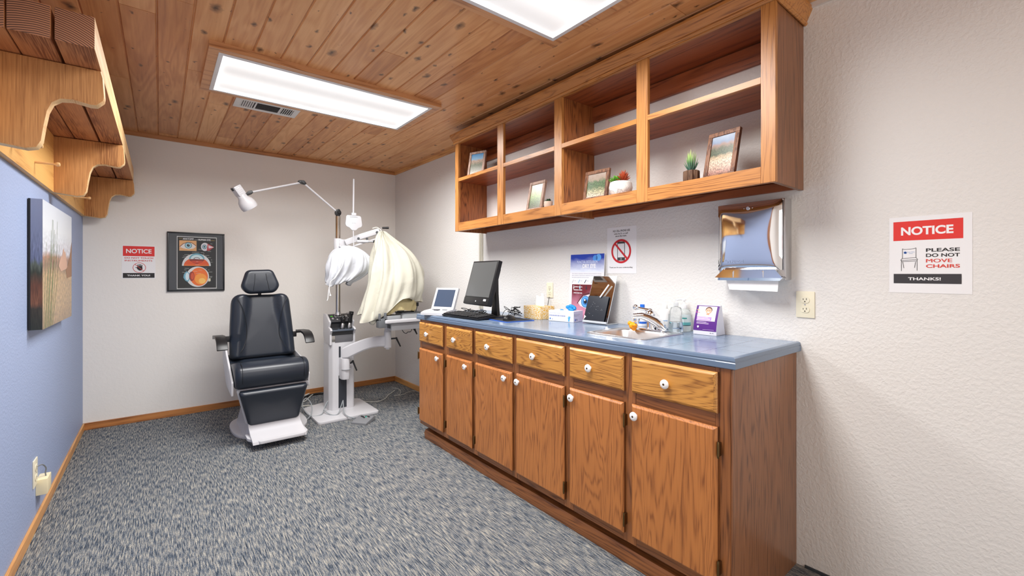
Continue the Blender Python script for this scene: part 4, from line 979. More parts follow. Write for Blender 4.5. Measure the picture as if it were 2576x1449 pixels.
# ================================================================== COUNTER ITEMS
# monitor
mx_, my_ = 1.765, 2.555; z = top_z(my_)
t = thing('computer_monitor', 'black square desktop monitor on a stand, switched off, on the countertop', 'monitor', (mx_+.06, my_, z), -PI/2-math.radians(5))
M0 = ORG[t.name]; T = Matrix.Translation((.004, -.06, .237)) @ Matrix.Rotation(-math.radians(16), 4, 'X')
w, h = .352, .318
m = MB(); m.box(-w/2, w/2, -.012, .020, -h/2+.005, h/2+.005, .004).box(-w/2+.03, w/2-.03, .018, .042, -h/2+.04, h/2-.04, .01); m.move(T); part('housing', m, M_BLACK, t, world=False)
m = MB(); m.box(-w/2+.012, w/2-.012, -.0135, -.0115, -h/2+.062, h/2-.006); m.move(T); part('screen', m, mat('lcd_off', (84, 86, 86), .3, coat=.2), t, world=False)  # room reflection put into the screen's grey base colour
m = MB(); m.box(-w/2+.002, w/2-.002, -.0150, -.011, -h/2+.008, -h/2+.054, .002); m.move(T); ch = part('chin', m, M_BLACK, t, world=False)
m = MB(); m.box(.105, .140, -.0158, -.0148, -h/2+.034, -h/2+.048); m.box(-.002, .008, -.0158, -.0148, -h/2+.026, -h/2+.034); m.move(T); part('sticker', m, mat('white_label', (206, 208, 210), .5), ch, world=False)
m = MB(); m.prism([(-.045, .0), (.045, .0), (.036, .05), (.024, .16), (.020, .30), (-.020, .30), (-.024, .16), (-.036, .05)], 'Y', .045, .070, .004); part('neck', m, M_BLACK, t, world=False)
m = MB(); m.prism(roundpoly([(-.12, -.10), (.12, -.10), (.12, .09), (-.12, .09)], .03), 'Z', .0005, .012, .003); part('foot', m, M_BLACK, t, world=False)
# small white instrument with tilted screen
z = top_z(2.9)
t = thing('diagnostic_terminal', 'small white diagnostic terminal with a tilted dark screen at the far counter end', 'medical device', (1.585, 2.925, z+.002), math.radians(-66))
m = MB(); m.prism([(-.02, .0), (-.02, .018), (.02, .030), (.13, .040), (.15, .036), (.15, .0)], 'X', -.105, .105, .004); part('base', m, M_WHITE, t, world=False)
T = Matrix.Translation((0, .115, .034)) @ Matrix.Rotation(-math.radians(24), 4, 'X')
m = MB(); m.box(-.105, .105, -.010, .014, 0, .175, .006); m.move(T); part('screen_housing', m, M_WHITE, t, world=False)
m = MB(); m.box(-.083, .083, -.0115, -.009, .018, .158); m.move(T); part('screen', m, mat('lcd_blue_dark', (66, 78, 98), .15, coat=.3), t, world=False)
m = MB(); m.box(-.020, .020, .028, .060, .030, .040, .004).box(-.06, -.035, .06, .075, .033, .0375, .002).box(.035, .075, .06, .075, .033, .0375, .002); part('controls', m, M_DGREY, t, world=False)
# keyboard
z = top_z(2.6)
t = thing('keyboard', 'black computer keyboard in front of the monitor', 'keyboard', (1.685, 2.61, z), -PI/2+math.radians(2))
m = MB(); m.prism([(-.075, .004), (-.075, .014), (.072, .026), (.075, .022), (.075, .004)], 'X', -.22, .22, .003); part('case', m, M_BLACK, t, world=False)
m = MB()
for r_ in range(6):
    yy = -.060+r_*.0235; zz = .0155+(yy+.075)*.0816; n = 21
    for c_ in range(n):
        if r_ == 0 and 4 <= c_ <= 9:
            if c_ != 4: continue
            m.box(-.211+4*.0201, -.211+10*.0201-.003, yy-.009, yy+.009, zz, zz+.006, .0015); continue
        if c_ in (15,): continue
        m.box(-.211+c_*.0201, -.211+c_*.0201+.0172, yy-.009, yy+.009, zz, zz+.006, .0015, seg=1)
o = part('keys', m, mat('key_black', (30, 31, 34), .5), t, world=False, label='rows of black keys'); o['kind'] = 'stuff'
# mouse pad, mouse
z = top_z(2.28)
t = solo('mouse_pad', MB().prism(roundpoly([(1.690, 2.175), (1.905, 2.150), (1.935, 2.420), (1.715, 2.425)], .012), 'Z', z, z+.003), [mat('blue_edge', (36, 92, 196), .5)], (1.81, 2.29, z), 'thin black mouse pad with a blue rim under the mouse', 'mouse pad')
me = MB().prism(roundpoly([(1.698, 2.183), (1.898, 2.160), (1.926, 2.412), (1.722, 2.416)], .010), 'Z', z+.0031, z+.0036); part('top_fabric', me, mat('pad_black', (34, 38, 44), .8), t, smooth=False)
t = thing('computer_mouse', 'black computer mouse on the blue-rimmed pad', 'mouse', (1.78, 2.262, z+.0036), -PI/2+.25)
m = MB(); rs = []
for k in range(9):
    q = k/8; s_ = math.sqrt(max(0, 1-q**2.2)); rs.append([Vector((.031*(s_*.98+.02)*math.cos(a)*(1-.06*q), .054*(s_*.98+.02)*math.sin(a)-.004*q, .034*q)) for a in [2*PI*i/28 for i in range(28)]])
m.rings(rs); part('shell', m, M_BLACK, t, world=False, ang=60)
m = MB(); m.cyl((-.003, -.030, .024), (.003, -.030, .024), .006, n=12); part('scroll_wheel', m, M_DGREY, t, world=False)
m = MB(); m.tube([(1.785, 2.315, z+.012), (1.80, 2.36, z+.03), (1.86, 2.39, z+.06), (1.93, 2.40, z+.02), (1.99, 2.38, z+.006)], .0018, 6)
part('cord', m, M_BLACK, t)
# cable tangles
rng = random.Random(11)
def tangle(name, c, ext, n, r, lab, zmin):
    pts = [Vector((c[0]+rng.uniform(-1, 1)*ext[0], c[1]+rng.uniform(-1, 1)*ext[1], zmin+r+abs(rng.uniform(0, 1))*ext[2])) for _ in range(n)]
    m = MB(); m.tube(pts, r, 6); return solo(name, m, M_BLACK, (c[0], c[1], zmin), lab, 'cable')
tangle('cable_bundle', (1.99, 2.465, 0), (.05, .06, .07), 30, .0019, 'tangled thin black cables on the counter right of the monitor stand', top_z(2.48))
tangle('cable_bundle', (1.83, 2.72, 0), (.05, .17, .045), 26, .0024, 'tangled black cables behind the keyboard, under the monitor', top_z(2.7))
m = MB(); m.tube([(2.03, 2.40, .962), (2.06, 2.33, .961), (2.12, 2.32, .962), (2.15, 2.30, 1.02), (XR-.01, 2.29, 1.10)], .002, 6)
solo('power_cord', m, M_BLACK, (2.1, 2.33, .962), 'black cord running behind the tissue box to the outlet', 'cord')
# tissue box
def tissue_mat():
    m, nt, p = nodes('yellow_tissue_pattern'); L = nt.links.new; tc = nt.nodes.new('ShaderNodeTexCoord')
    vo = nt.nodes.new('ShaderNodeTexVoronoi'); vo.feature = 'DISTANCE_TO_EDGE'; vo.inputs['Scale'].default_value = 130; L(vmul(nt, tc.outputs['Object'], (1, 1, .7)), vo.inputs['Vector'])
    r = ramp(nt, [(.0, (222, 168, 40)), (.10, (226, 172, 44)), (.16, (240, 236, 220))]); L(vo.outputs['Distance'], r.inputs[0]); L(r.outputs[0], p.inputs['Base Color']); p.inputs['Roughness'].default_value = .5; return m
y_ = 2.247; z = top_z(y_)
t = thing('tissue_box', 'yellow and white patterned tissue box with a tissue sticking out', 'tissue box', (2.028, y_, z))
part('carton', MB().box(1.963, 2.093, 2.162, 2.332, z, z+.086, .0015), tissue_mat(), t)
m = MB(); g = []
for i in range(17):
    a = i/16; row = []
    for j in range(9):
        b_ = j/8; fold = .010*math.sin(a*13+b_*2)*(.4+b_)
        row.append(m.bm.verts.new((2.028+fold+.02*(b_**2)*math.sin(a*3), 2.205+.072*a+(.5-a)*.02*(1-b_)*-1+.012*b_*math.cos(a*6), z+.085+(.075+.012*math.sin(a*5+1))*b_)))
    g.append(row)
for i in range(16):
    for j in range(8): m.bm.faces.new((g[i][j], g[i+1][j], g[i+1][j+1], g[i][j+1]))
part('tissue', m, mat('tissue_white', (244, 244, 244), .9), t, ang=80)
# glove box
z = top_z(2.0); rot = math.radians(-90+11)
t = thing('glove_box', 'white and lavender box of blue disposable gloves', 'box', (2.04, 2.005, z), rot)
m = MB(); m.box(-.095, .095, -.055, .055, 0, .068, .001); part('carton', m, mat('glove_carton', (232, 234, 240), .45), t, world=False)
MM = ORG[t.name]
A = Art(MM @ Vector((-.095, -.055, 0)), MM.to_3x3() @ Vector((1, 0, 0)), (0, 0, 1))
A.rect(.008, .010, .016, .020, (40, 110, 196)); A.rect(.024, .011, .034, .014, (120, 126, 160))
rg = random.Random(5)
u_ = .006
while u_ < .12: w_ = rg.uniform(.004, .012); A.rect(u_, .032, u_+w_, .040, (150, 156, 190), 0); u_ += w_+.003
A.text('Nitrile Exam Gloves', .01, .050, .09, .056, (170, 176, 200))
A.poly([(.150, .004), (.158, .004), (.163, .022), (.168, .036), (.162, .032), (.160, .042), (.157, .032), (.152, .040), (.152, .028), (.146, .030), (.150, .020)], (80, 170, 216)); A.part('front_printing', t)
A = Art(MM @ Vector((.095, -.055, 0)), MM.to_3x3() @ Vector((0, 1, 0)), (0, 0, 1))
A.rect(0.001, .001, .109, .067, (206, 206, 230)); A.rect(.010, .036, .013, .052, (40, 44, 60)); A.text('Nitrile Exam Gloves', .018, .044, .070, .049, (96, 100, 130)); A.text('Powder Free', .018, .036, .060, .041, (96, 100, 130), up=0); A.rect(.014, .008, .024, .020, (30, 100, 196), 0); A.rect(.032, .009, .040, .019, (90, 94, 110), 0); A.part('end_printing', t)
m = MB()
for k in range(5):
    m.ball((rg.uniform(.02, .055), rg.uniform(-.012, .015), .072+.010*k*.6), .013, 10, sq=(1.2, .8, .9))
m.tube([(.02, 0, .075), (.035, .004, .095), (.062, .004, .088), (.068, 0, .076)], .011, 10); m.ball((-.03, 0, .069), .009, 8, sq=(1.6, 1, .5))
part('glove', m, mat('blue_nitrile', (26, 140, 216), .4), t, world=False, ang=60)
# dry eye poster, leaning on the wall
z = top_z(1.93); yw0, yw1 = 2.075, 1.785
t = thing('counter_poster', 'dry eye poster with a large blue eye leaning on the wall', 'poster', (2.12, 1.93, z))
bx, tx = 2.135, 2.160; H_ = 1.392-z; v = Vector((tx-bx, 0, H_)); Lv = v.length; v.normalize(); u = Vector((0, -1, 0)); O = Vector((bx, yw0, z+.001)); nn = u.cross(v)
m = MB(); c = [O, O+u*.29, O+u*.29+v*Lv, O+v*Lv]; m._add([p-nn*.003 for p in c]+[p for p in c], [(3, 2, 1, 0), (4, 5, 6, 7), (0, 1, 5, 4), (1, 2, 6, 5), (2, 3, 7, 6), (3, 0, 4, 7)]); part('board', m, mat('poster_board', (232, 232, 236), .3), t, smooth=False)
def grad_mat(name, c0, c1):
    m, nt, p = nodes(name); L = nt.links.new; tc = nt.nodes.new('ShaderNodeTexCoord'); s_ = nt.nodes.new('ShaderNodeSeparateXYZ'); L(tc.outputs['UV'], s_.inputs[0])
    n = nt.nodes.new('ShaderNodeTexNoise'); n.inputs['Scale'].default_value = 4; L(tc.outputs['UV'], n.inputs['Vector'])
    r = ramp(nt, [(.05, c0), (.8, c1)]); L(math_(nt, 'ADD', s_.outputs[1], math_(nt, 'MULTIPLY_ADD', n.outputs[0], .4, -.2)), r.inputs[0]); L(r.outputs[0], p.inputs['Base Color']); p.inputs['Roughness'].default_value = .3; return m
def Q(a, b, c_, d, e=.0006): return [O+u*a+v*b+nn*e, O+u*c_+v*b+nn*e, O+u*c_+v*d+nn*e, O+u*a+v*d+nn*e]
uvquad('blue_header', Q(0.002, Lv-.120, .288, Lv-.002), grad_mat('poster_blue', (222, 228, 242), (30, 62, 166)), t)
uvquad('eye_photo', Q(.024, .010, .285, .232), grad_mat('poster_skin', (226, 160, 186), (110, 40, 48)), t)
A = Art(O+nn*.0008, u, v)
A.ell(.215, Lv-.030, .020, .020, (70, 140, 220)); A.ell(.242, Lv-.026, .022, .022, (90, 160, 230), up=0)
A.text('PUNCTAL OCCLUSION', .062, Lv-.060, .235, Lv-.044, (206, 216, 240), .01); A.text('FOR', .066, Lv-.090, .102, Lv-.070, (190, 200, 230)); A.text('DRY EYE', .112, Lv-.092, .222, Lv-.066, WHT, .03, up=0)
for k in range(3): A.text('Many patients experience relief from dry eye symptoms with plugs'[:62-8*k], .020, Lv-.132-.012*k, .27-.05*k*(k > 1), Lv-.126-.012*k, (120, 124, 150), up=(k == 0))
for k, c_ in enumerate(((190, 190, 190), (130, 190, 220), (40, 44, 60), (190, 190, 190), (200, 200, 205))):
    x_ = .022+k*.055; A.line((x_, Lv-.190), (x_+.014, Lv-.168), .004, c_); A.rect(x_+.020, Lv-.176, x_+.036, Lv-.174, (170, 170, 180), 0); A.ell(x_+.018, Lv-.222, .005, .009, c_, up=0); A.ell(x_+.018, Lv-.208, .003, .004, c_, up=0)
for k, s_ in enumerate(('LACRIMAL PUNCTA', 'MEIBOMIAN GLANDS', 'UPPER PUNCTUM')): A.text(s_, .040, .212-.020*k, .040+.075, .219-.020*k, WHT, .02, up=(k == 0))
A.poly([(.085, .112), (.105, .135), (.130, .158), (.180, .170), (.250, .160), (.284, .140), (.284, .085), (.240, .076), (.160, .076), (.105, .092)], (226, 220, 228))
A.ell(.148, .122, .038, .038, (40, 90, 150)); A.ell(.148, .122, .034, .034, (90, 160, 214)); A.ell(.148, .122, .022, .022, (50, 110, 176)); A.ell(.148, .122, .013, .013, (10, 14, 24)); A.ell(.142, .132, .006, .006, WHT)
A.line((.078, .108), (.122, .165), .006, (90, 40, 46)); A.line((.122, .165), (.200, .182), .007, (90, 40, 46), 0); A.line((.200, .182), (.284, .172), .007, (90, 40, 46), 0)
A.part('printing', t)
# counter mirror stand
z = top_z(1.76)
t = thing('counter_mirror', 'slanted acrylic stand with mirror above a scratched black card', 'mirror', (2.09, 1.762, z))
ya, yb = 1.853, 1.670; X0, X1, X2 = 2.040, 2.150, 2.135; zt = 1.250
part('base_plate', MB().box(X0, X1, yb, ya, z+.0005, z+.004, .001), mat('acrylic_edge', (190, 196, 200), .1, coat=.5), t)
v = Vector((X2-X0, 0, zt-z-.004)); Lv = v.length; v.normalize(); u = Vector((0, -1, 0)); nn = u.cross(v); O = Vector((X0, ya, z+.004))
def slab(O, u, v, nn, a, b, c_, d, t0, t1):
    m = MB(); c = [O+u*a+v*b, O+u*c_+v*b, O+u*c_+v*d, O+u*a+v*d]
    m._add([p+nn*t0 for p in c]+[p+nn*t1 for p in c], [(3, 2, 1, 0), (4, 5, 6, 7), (0, 1, 5, 4), (1, 2, 6, 5), (2, 3, 7, 6), (3, 0, 4, 7)]); return m
part('back_panel', slab(O, u, v, nn, 0, 0, .183, Lv, -.003, 0), mat('acrylic_edge', (0, 0, 0)), t, smooth=False)
part('mirror_face', slab(O, u, v, nn, .002, 0, .181, Lv-.002, .0002, .0008), mat('mirror_silver', (226, 222, 216), .02, 1), t, smooth=False)
part('black_card', slab(O, u, v, nn, .004, .004, .162, Lv*.56, .006, .009), mat('black_card', (34, 40, 50), .25, bump=(60, .05, .001)), t, smooth=False, label='glossy black scratched card')
part('pocket', slab(O, u, v, nn, .0, .0, .183, .012, .001, .011), mat('acrylic_edge', (0, 0, 0)), t, smooth=False)
A = Art(O+nn*.0092, u, v); rg = random.Random(8)
for k in range(16): a_, b_ = rg.uniform(.03, .14), rg.uniform(.03, .13); A.line((a_, b_), (a_+rg.uniform(-.006, .006), b_+rg.uniform(-.002, .004)), .0008, (190, 196, 200))
A.poly([(.004, .012), (.012, .026), (.020, .034), (.010, .040), (.004, .044)], (214, 216, 216)); A.part('scratches', t)
p0 = O+u*.100+v*(Lv*.53)+nn*.014; p1 = O+u*.148+v*(Lv*.80)+nn*.016
m = MB(); m.cyl(p0, p1, .0045, n=14, bev=.001); solo('white_pen', m, mat('pen_white', (240, 240, 240), .3), tuple((p0+p1)/2), 'slim white stick leaning against the slanted counter mirror', 'pen')
# bottles
def bottle(nm, c, prof, m_, label, cap=None, capm=None, lab=None, labm=None):
    t = thing(nm, label, 'bottle', c, 0, 'bottles behind the sink')
    m = MB(); m.lathe(prof, c, 32); part('body', m, m_, t, ang=50)
    if cap: m = MB(); m.lathe(cap, c, 24); part('cap', m, capm, t, ang=50)
    if lab:
        for (r_, a, b, m2, a0, a1) in lab:
            m = MB(); n = 20; rs = [[Vector((c[0]+r_*math.cos(a0+(a1-a0)*i/n), c[1]+r_*math.sin(a0+(a1-a0)*i/n), c[2]+zz)) for i in range(n+1)] for zz in (a, b)]
            vs = [[m.bm.verts.new(p) for p in r] for r in rs]
            for i in range(n): m.bm.faces.new((vs[0][i], vs[0][i+1], vs[1][i+1], vs[1][i]))
            part('label_print', m, m2, t)
    return t
z = top_z(1.47)
bottle('plastic_bottle', (2.125, 1.487, z), [(.020, 0), (.024, .003), (.025, .01), (.025, .085), (.022, .096), (.012, .103), (.011, .106), (0, .106)], mat('bottle_white', (238, 238, 238), .35),
    'white plastic bottle with a blue cap standing behind the faucet', [(.0125, .104), (.0130, .105), (.0125, .127), (0, .128)], mat('blue_cap', (30, 110, 220), .35),
    [(.0253, .020, .032, flat((40, 100, 200)), PI*.75, PI*1.6)])
z = top_z(1.34)
t = bottle('plastic_bottle', (2.130, 1.348, z), [(.021, 0), (.025, .003), (.026, .01), (.026, .092), (.022, .104), (.014, .110), (0, .110)], mat('bottle_white', (0, 0, 0)),
    'white bottle with a ribbed nozzle cap between faucet and clear bottle', [(.014, .109), (.0145, .112), (.0135, .118), (.0145, .121), (.0125, .128), (.011, .134), (.005, .140), (0, .141)], mat('cap_white', (240, 240, 238), .4),
    [(.0263, .046, .049, flat((40, 140, 210)), PI*.95, PI*1.35), (.0262, .015, .085, mat('label_faint', (216, 220, 220), .5), PI*1.40, PI*1.75)])
M_CLR = mat('clear_plastic', (246, 250, 252), .03, trans=1, ior=1.15)
M_CLR2 = mat('clear_soap', (244, 250, 250), .05, trans=.85, ior=1.2)
z = top_z(1.23)
bottle('clear_bottle', (2.045, 1.232, z+.004), [(.034, 0), (.037, .003), (.037, .012), (.031, .055), (.029, .075), (.0295, .105), (.024, .122), (.011, .128), (.010, .134), (0, .134)], M_CLR,
    'clear tapered bottle half full of water on the sink rim', [(.0115, .132), (.012, .133), (.012, .148), (.004, .150), (.0035, .166), (0, .166)], mat('clear_cap', (240, 244, 246), .1, trans=.6, ior=1.2))
solo('water', MB().lathe([(.0, .002), (.033, .002), (.0355, .006), (.0355, .012), (.031, .050), (0, .050)], (2.045, 1.232, z+.004), 32), mat('water', (236, 246, 255), .0, trans=1, ior=1.33), (2.045, 1.232, z+.006), 'water filling the lower half of the clear tapered bottle', 'water', ang=50)
z = top_z(1.235)
t = bottle('pump_bottle', (2.130, 1.236, z), [(.026, 0), (.030, .003), (.031, .01), (.031, .090), (.026, .108), (.014, .116), (0, .117)], M_CLR2,
    'clear pump soap bottle with teal label and white pump', [(.0155, .116), (.016, .117), (.0155, .136), (.007, .139), (.0045, .142), (.0045, .158), (.010, .159), (.011, .166), (0, .167)], mat('pump_white', (242, 242, 242), .35),
    [(.0314, .030, .088, mat('pale_teal', (214, 228, 228), .4), PI*.85, PI*1.65), (.0317, .032, .048, mat('teal_band', (104, 186, 186), .4), PI*.85, PI*1.65), (.0318, .030, .034, mat('teal_dark', (70, 90, 96), .4), PI*.85, PI*1.65), (.0318, .066, .072, mat('teal_logo', (40, 160, 150), .4), PI*1.05, PI*1.3)])
m = MB(); m.tube([(2.130, 1.236, z+.163), (2.118, 1.252, z+.165), (2.106, 1.268, z+.160)], .0045, 10); part('pump_spout', m, MATS['pump_white'], t, ang=60)
# purple desk calendar / flyer holder
z = top_z(1.1)
t = thing('desk_flyer_stand', 'purple triangular tabletop flyer stand with a smiling person on it', 'flyer stand', (2.12, 1.095, z), -PI/2+.03)
w = .115; pf = [(-.052, 0), (-.053, .020), (-.050, .040), (-.042, .070), (-.028, .105), (-.012, .140), (-.006, .144), (.004, .142), (.040, 0)]
m = MB(); m.prism(pf, 'X', -w/2, w/2, .001); part('card_body', m, mat('card_grey_white', (222, 222, 232), .5), t, world=False, ang=40)
def strip(a, b, x0, x1, m_, e, nm, par):
    """a patch following the curved front between path fractions"""
    P = [Vector(q) for q in pf[1:6]]; Lc = [0]
    for i in range(1, len(P)): Lc.append(Lc[-1]+(P[i]-P[i-1]).length)
    def at(s_):
        s_ *= Lc[-1]
        for i in range(1, len(P)):
            if s_ <= Lc[i]+1e-9: return P[i-1].lerp(P[i], (s_-Lc[i-1])/(Lc[i]-Lc[i-1]))
        return P[-1]
    mb = MB(); rows = []
    for k in range(9):
        q = at(a+(b-a)*k/8); rows.append([mb.bm.verts.new((x0, q.x-e, q.y)), mb.bm.verts.new((x1, q.x-e, q.y))])
    for k in range(8): mb.bm.faces.new((rows[k][0], rows[k][1], rows[k+1][1], rows[k+1][0]))
    return part(nm, mb, m_, par, world=False)
strip(0, 1, -w/2+.001, w/2-.001, flat((88, 42, 130), .3), .0012, 'purple_panel', t)
strip(.38, .97, -w/2+.012, w/2-.012, flat((236, 224, 226), .3), .0018, 'photo_panel', t)
strip(.40, .54, -w/2+.012, w/2-.030, flat((178, 140, 206), .3), .0022, 'caption_band', t)
# person on the flyer (generic smiling face), small lettering
T = ORG[t.name]
def fl(x_, s_, e): 
    P = [Vector(q) for q in pf[1:6]]; Lc = [0]
    for i in range(1, len(P)): Lc.append(Lc[-1]+(P[i]-P[i-1]).length)
    s_ *= Lc[-1]
    for i in range(1, len(P)):
        if s_ <= Lc[i]+1e-9: q = P[i-1].lerp(P[i], (s_-Lc[i-1])/(Lc[i]-Lc[i-1])); break
    else: q = P[-1]
    return Vector((x_, q.x-e, q.y))
m = MB(); mats_ = []
def blob(x_, s_, rx, rs_, col, e):
    if flat(col) not in mats_: mats_.append(flat(col))
    vs = [m.bm.verts.new(fl(x_+rx*math.cos(2*PI*i/24), s_+rs_*math.sin(2*PI*i/24), e)) for i in range(24)]
    f = m.bm.faces.new(vs[::-1]); f.material_index = mats_.index(flat(col))
def bar(x0, x1, s0, s1, col, e):
    if flat(col) not in mats_: mats_.append(flat(col))
    vs = [m.bm.verts.new(fl(a, b, e)) for a, b in ((x0, s0), (x1, s0), (x1, s1), (x0, s1))]; f = m.bm.faces.new(vs); f.material_index = mats_.index(flat(col))
blob(.008, .60, .034, .065, (240, 240, 242), .0024); bar(.000, .014, .62, .70, (206, 150, 120), .0026); blob(.008, .83, .0165, .125, (90, 56, 48), .0028); blob(.008, .79, .0145, .115, (224, 172, 144), .0032); blob(.008, .73, .006, .018, (246, 240, 238), .0036); blob(.003, .81, .002, .01, (70, 44, 40), .0036); blob(.013, .81, .002, .01, (70, 44, 40), .0036)
for k in range(3): bar(-w/2+.016, w/2-.036-.01*(k == 2), .435+.032*k, .447+.032*k, (240, 232, 244), .0026)
for k in range(3): bar(-w/2+.014, w/2-.040-.012*(k == 2), .26+.035*k, .272+.035*k, (222, 206, 232), .0018)
bar(-.010, w/2-.012, .045, .055, (196, 176, 214), .0018); blob(-w/2+.024, .15, .005, .035, (236, 232, 240), .0018); bar(-w/2+.021, -w/2+.026, .10, .14, (236, 232, 240), .0019)
bar(-w/2+.006, -w/2+.020, .80, .82, (236, 190, 60), .0024); bar(-w/2+.002, -w/2+.024, .70, .72, (206, 90, 140), .0024)
part('flyer_print', m, mats_, t, world=False, smooth=False)
m = MB(); m.ball((.028, -.0525, .011), .002, 6).box(.034, .044, -.0530, -.0522, .010, .0115); part('small_mark', m, flat((60, 60, 66)), t, world=False)

# ================================================================== EXAM CHAIR
CX = .675
t = thing('exam_chair', 'black padded exam chair with white base, footrest and headrest', 'chair', (CX, 4.1, 0))
m = MB(); pts = []
for i in range(64):
    a = 2*PI*i/64; ca, sa = math.cos(a), math.sin(a); pts.append((.715+.275*abs(ca)**.75*(1 if ca > 0 else -1), 4.17+.34*abs(sa)**.75*(1 if sa > 0 else -1)))
m.prism(pts, 'Z', 0, .022, .006); part('base_plate', m, M_WHITE, t)
m = MB(); rs = []
for z_, x0, x1, y0, y1 in ((.022, .50, .90, 3.83, 4.36), (.10, .515, .885, 3.85, 4.34), (.25, .54, .85, 3.88, 4.28), (.40, .53, .85, 3.86, 4.26), (.46, .50, .87, 3.84, 4.26)):
    rs.append([Vector((a, b, z_)) for a, b in roundpoly([(x0, y0), (x1, y0), (x1, y1), (x0, y1)], .04)])
m.rings(rs); part('pedestal', m, M_WHITE, t, ang=50)
# footrest
m = MB(); m.prism([(3.86, .160), (3.80, .152), (3.775, .118), (3.70, .090), (3.585, .066), (3.58, .048), (3.70, .062), (3.80, .085), (3.86, .13)], 'X', .512, .868, .004)
m2 = MB(); m2.prism(roundpoly([(.492, 3.80), (.492, 3.70), (.556, 3.572), (.852, 3.572), (.886, 3.62), (.886, 3.80)], .012), 'Z', .048, .070, .004)
part('footrest', m2, M_WHITE, t); part('footrest_bracket', m, M_WHITE, t)
# calf pad and its shell
def tiltM(yb, zb, yt, zt): # maps local (x, y, z) with z along the tilted direction
    d = Vector((0, yt-yb, zt-zb)).normalized(); n_ = Vector((0, d.z, -d.y))
    return lambda p: Vector((p[0], yb, zb))+n_*p[1]+d*p[2]
ang_ = math.atan2(3.825-3.715, .425-.140)
T = Matrix.Translation((0, 3.835, .140)) @ Matrix.Rotation(ang_, 4, 'X')
o = roundpoly([(.515, .0), (.862, .0), (.905, .298), (.440, .298)], [.02, .02, .012, .012])
m = MB(); cushion(m, o, 0, .055, None, T, edge=.028, bulge=.006); part('calf_pad', m, M_LEATHER, t, ang=60)
m = MB(); m.prism(roundpoly([(.503, -.012), (.874, -.012), (.918, .300), (.428, .300)], .02), 'Y', .002, .022, .004, M=T); part('calf_shell', m, M_WHITE, t)
# seat
pr = roundpoly([(3.705, .425), (3.668, .50), (3.680, .580), (3.78, .610), (3.92, .588), (4.10, .556), (4.22, .548), (4.24, .48), (3.95, .435)], [.02, .05, .05, .06, .05, .05, .04, .03, .03])
m = MB(); pillow(m, pr, 'X', .418, .918, .035); part('seat_cushion', m, M_LEATHER, t, ang=60)
for x_ in (.462, .874):
    m = MB(); m.tube([(x_, 3.674, .47), (x_, 3.672, .53), (x_, 3.70, .590), (x_, 3.78, .606), (x_+(.03 if x_ < .6 else -.03), 3.92, .590), (x_+(.02 if x_ < .6 else -.02), 4.06, .565)], .0018, 6)
    part('seat_seam', m, mat('seam_dark', (16, 20, 26), .5), t)
pr2 = [(4.10, .535), (4.215, .592), (4.262, .600), (4.262, .50), (4.10, .50)]
m = MB(); m.prism(pr2, 'X', .426, .910, .008); part('seat_back_bolster', m, M_LEATHER, t, ang=50)
# side shells
for x0, x1 in ((.400, .414), (.916, .928)):
    tp_ = .715 if x0 < .5 else .60
    sp_ = roundpoly([(4.30, .60), (4.30, .56), (4.06, .40), (3.745, .375), (3.735, .48), (3.93, .57), (4.10, min(.64, tp_-.01)), (4.18, tp_), (4.27, tp_)], [.03, .05, .06, .012, .012, .05, .06, .03, .03])
    m = MB(); m.prism(sp_, 'X', x0, x1, .004); part('side_shell', m, M_WHITE, t)
# backrest
ang_ = math.atan2(.10, .5)
T = Matrix.Translation((0, 4.215, .585)) @ Matrix.Rotation(-ang_, 4, 'X')
def bol(x, z):
    q = abs(x-CX)/.225; return .044*max(0, min(1, (q-.50-.12*math.cos((z-.02)*7))/.22))**1.2*(1-.5*max(0, (q-.8)/.2)) - .006*math.cos((z-.25)*6)
o = roundpoly([(.434, -.022), (.914, -.022), (.905, .20), (.878, .505), (.455, .505), (.436, .20)], [.03, .03, .10, .075, .075, .10])
m = MB(); cushion(m, o, 0, .070, bol, T, n=96, edge=.030, bulge=.010); part('backrest_cushion', m, M_LEATHER, t, ang=60)
for sg in (-1, 1):
    m = MB()
    P_ = [(.186, .462), (.168, .43), (.143, .36), (.125, .27), (.118, .20), (.125, .13), (.150, .06), (.170, .03)]
    pts = [T @ Vector((CX+sg*a-.002, -.0800-max(0, bol(CX+sg*(a+.012), b))-.004, b)) for a, b in P_]
    m.tube(pts, .0022, 6); part('backrest_seam', m, MATS['seam_dark'], t)
m = MB(); m.prism(roundpoly([(.448, .03), (.902, .03), (.87, .49), (.462, .49)], .05), 'Y', .002, .03, .006, M=T); part('backrest_shell', m, M_BLACK, t)
# headrest
T = Matrix.Translation((0, 4.26, 1.098)) @ Matrix.Rotation(-.12, 4, 'X') @ Matrix.Translation((.66, 0, 0)) @ Matrix.Rotation(-.035, 4, 'Y') @ Matrix.Translation((-.66, 0, 0))
o = roundpoly([(.560, -.004), (.770, -.004), (.808, .055), (.758, .197), (.564, .197), (.515, .055)], [.04, .04, .03, .035, .035, .03])
m = MB(); cushion(m, o, 0, .075, lambda x, z: .012*min(1, (abs(x-.66)/.12)**2), T, edge=.028, bulge=.006); part('headrest_cushion', m, M_LEATHER, t, ang=60)
for sg in (-1, 1):
    m = MB(); m.tube([T @ Vector((.662+sg*a, -.0805-.012*min(1, (a/.12)**2)-.002, b)) for a, b in ((.040, .158), (.044, .11), (.052, .06), (.058, .018))], .0014, 6)
    part('headrest_seam', m, MATS['seam_dark'], t)
part('headrest_post', MB().box(.650, .674, 4.270, 4.285, 1.04, 1.15, .002), mat('black_metal', (40, 42, 46), .35, .6), t)
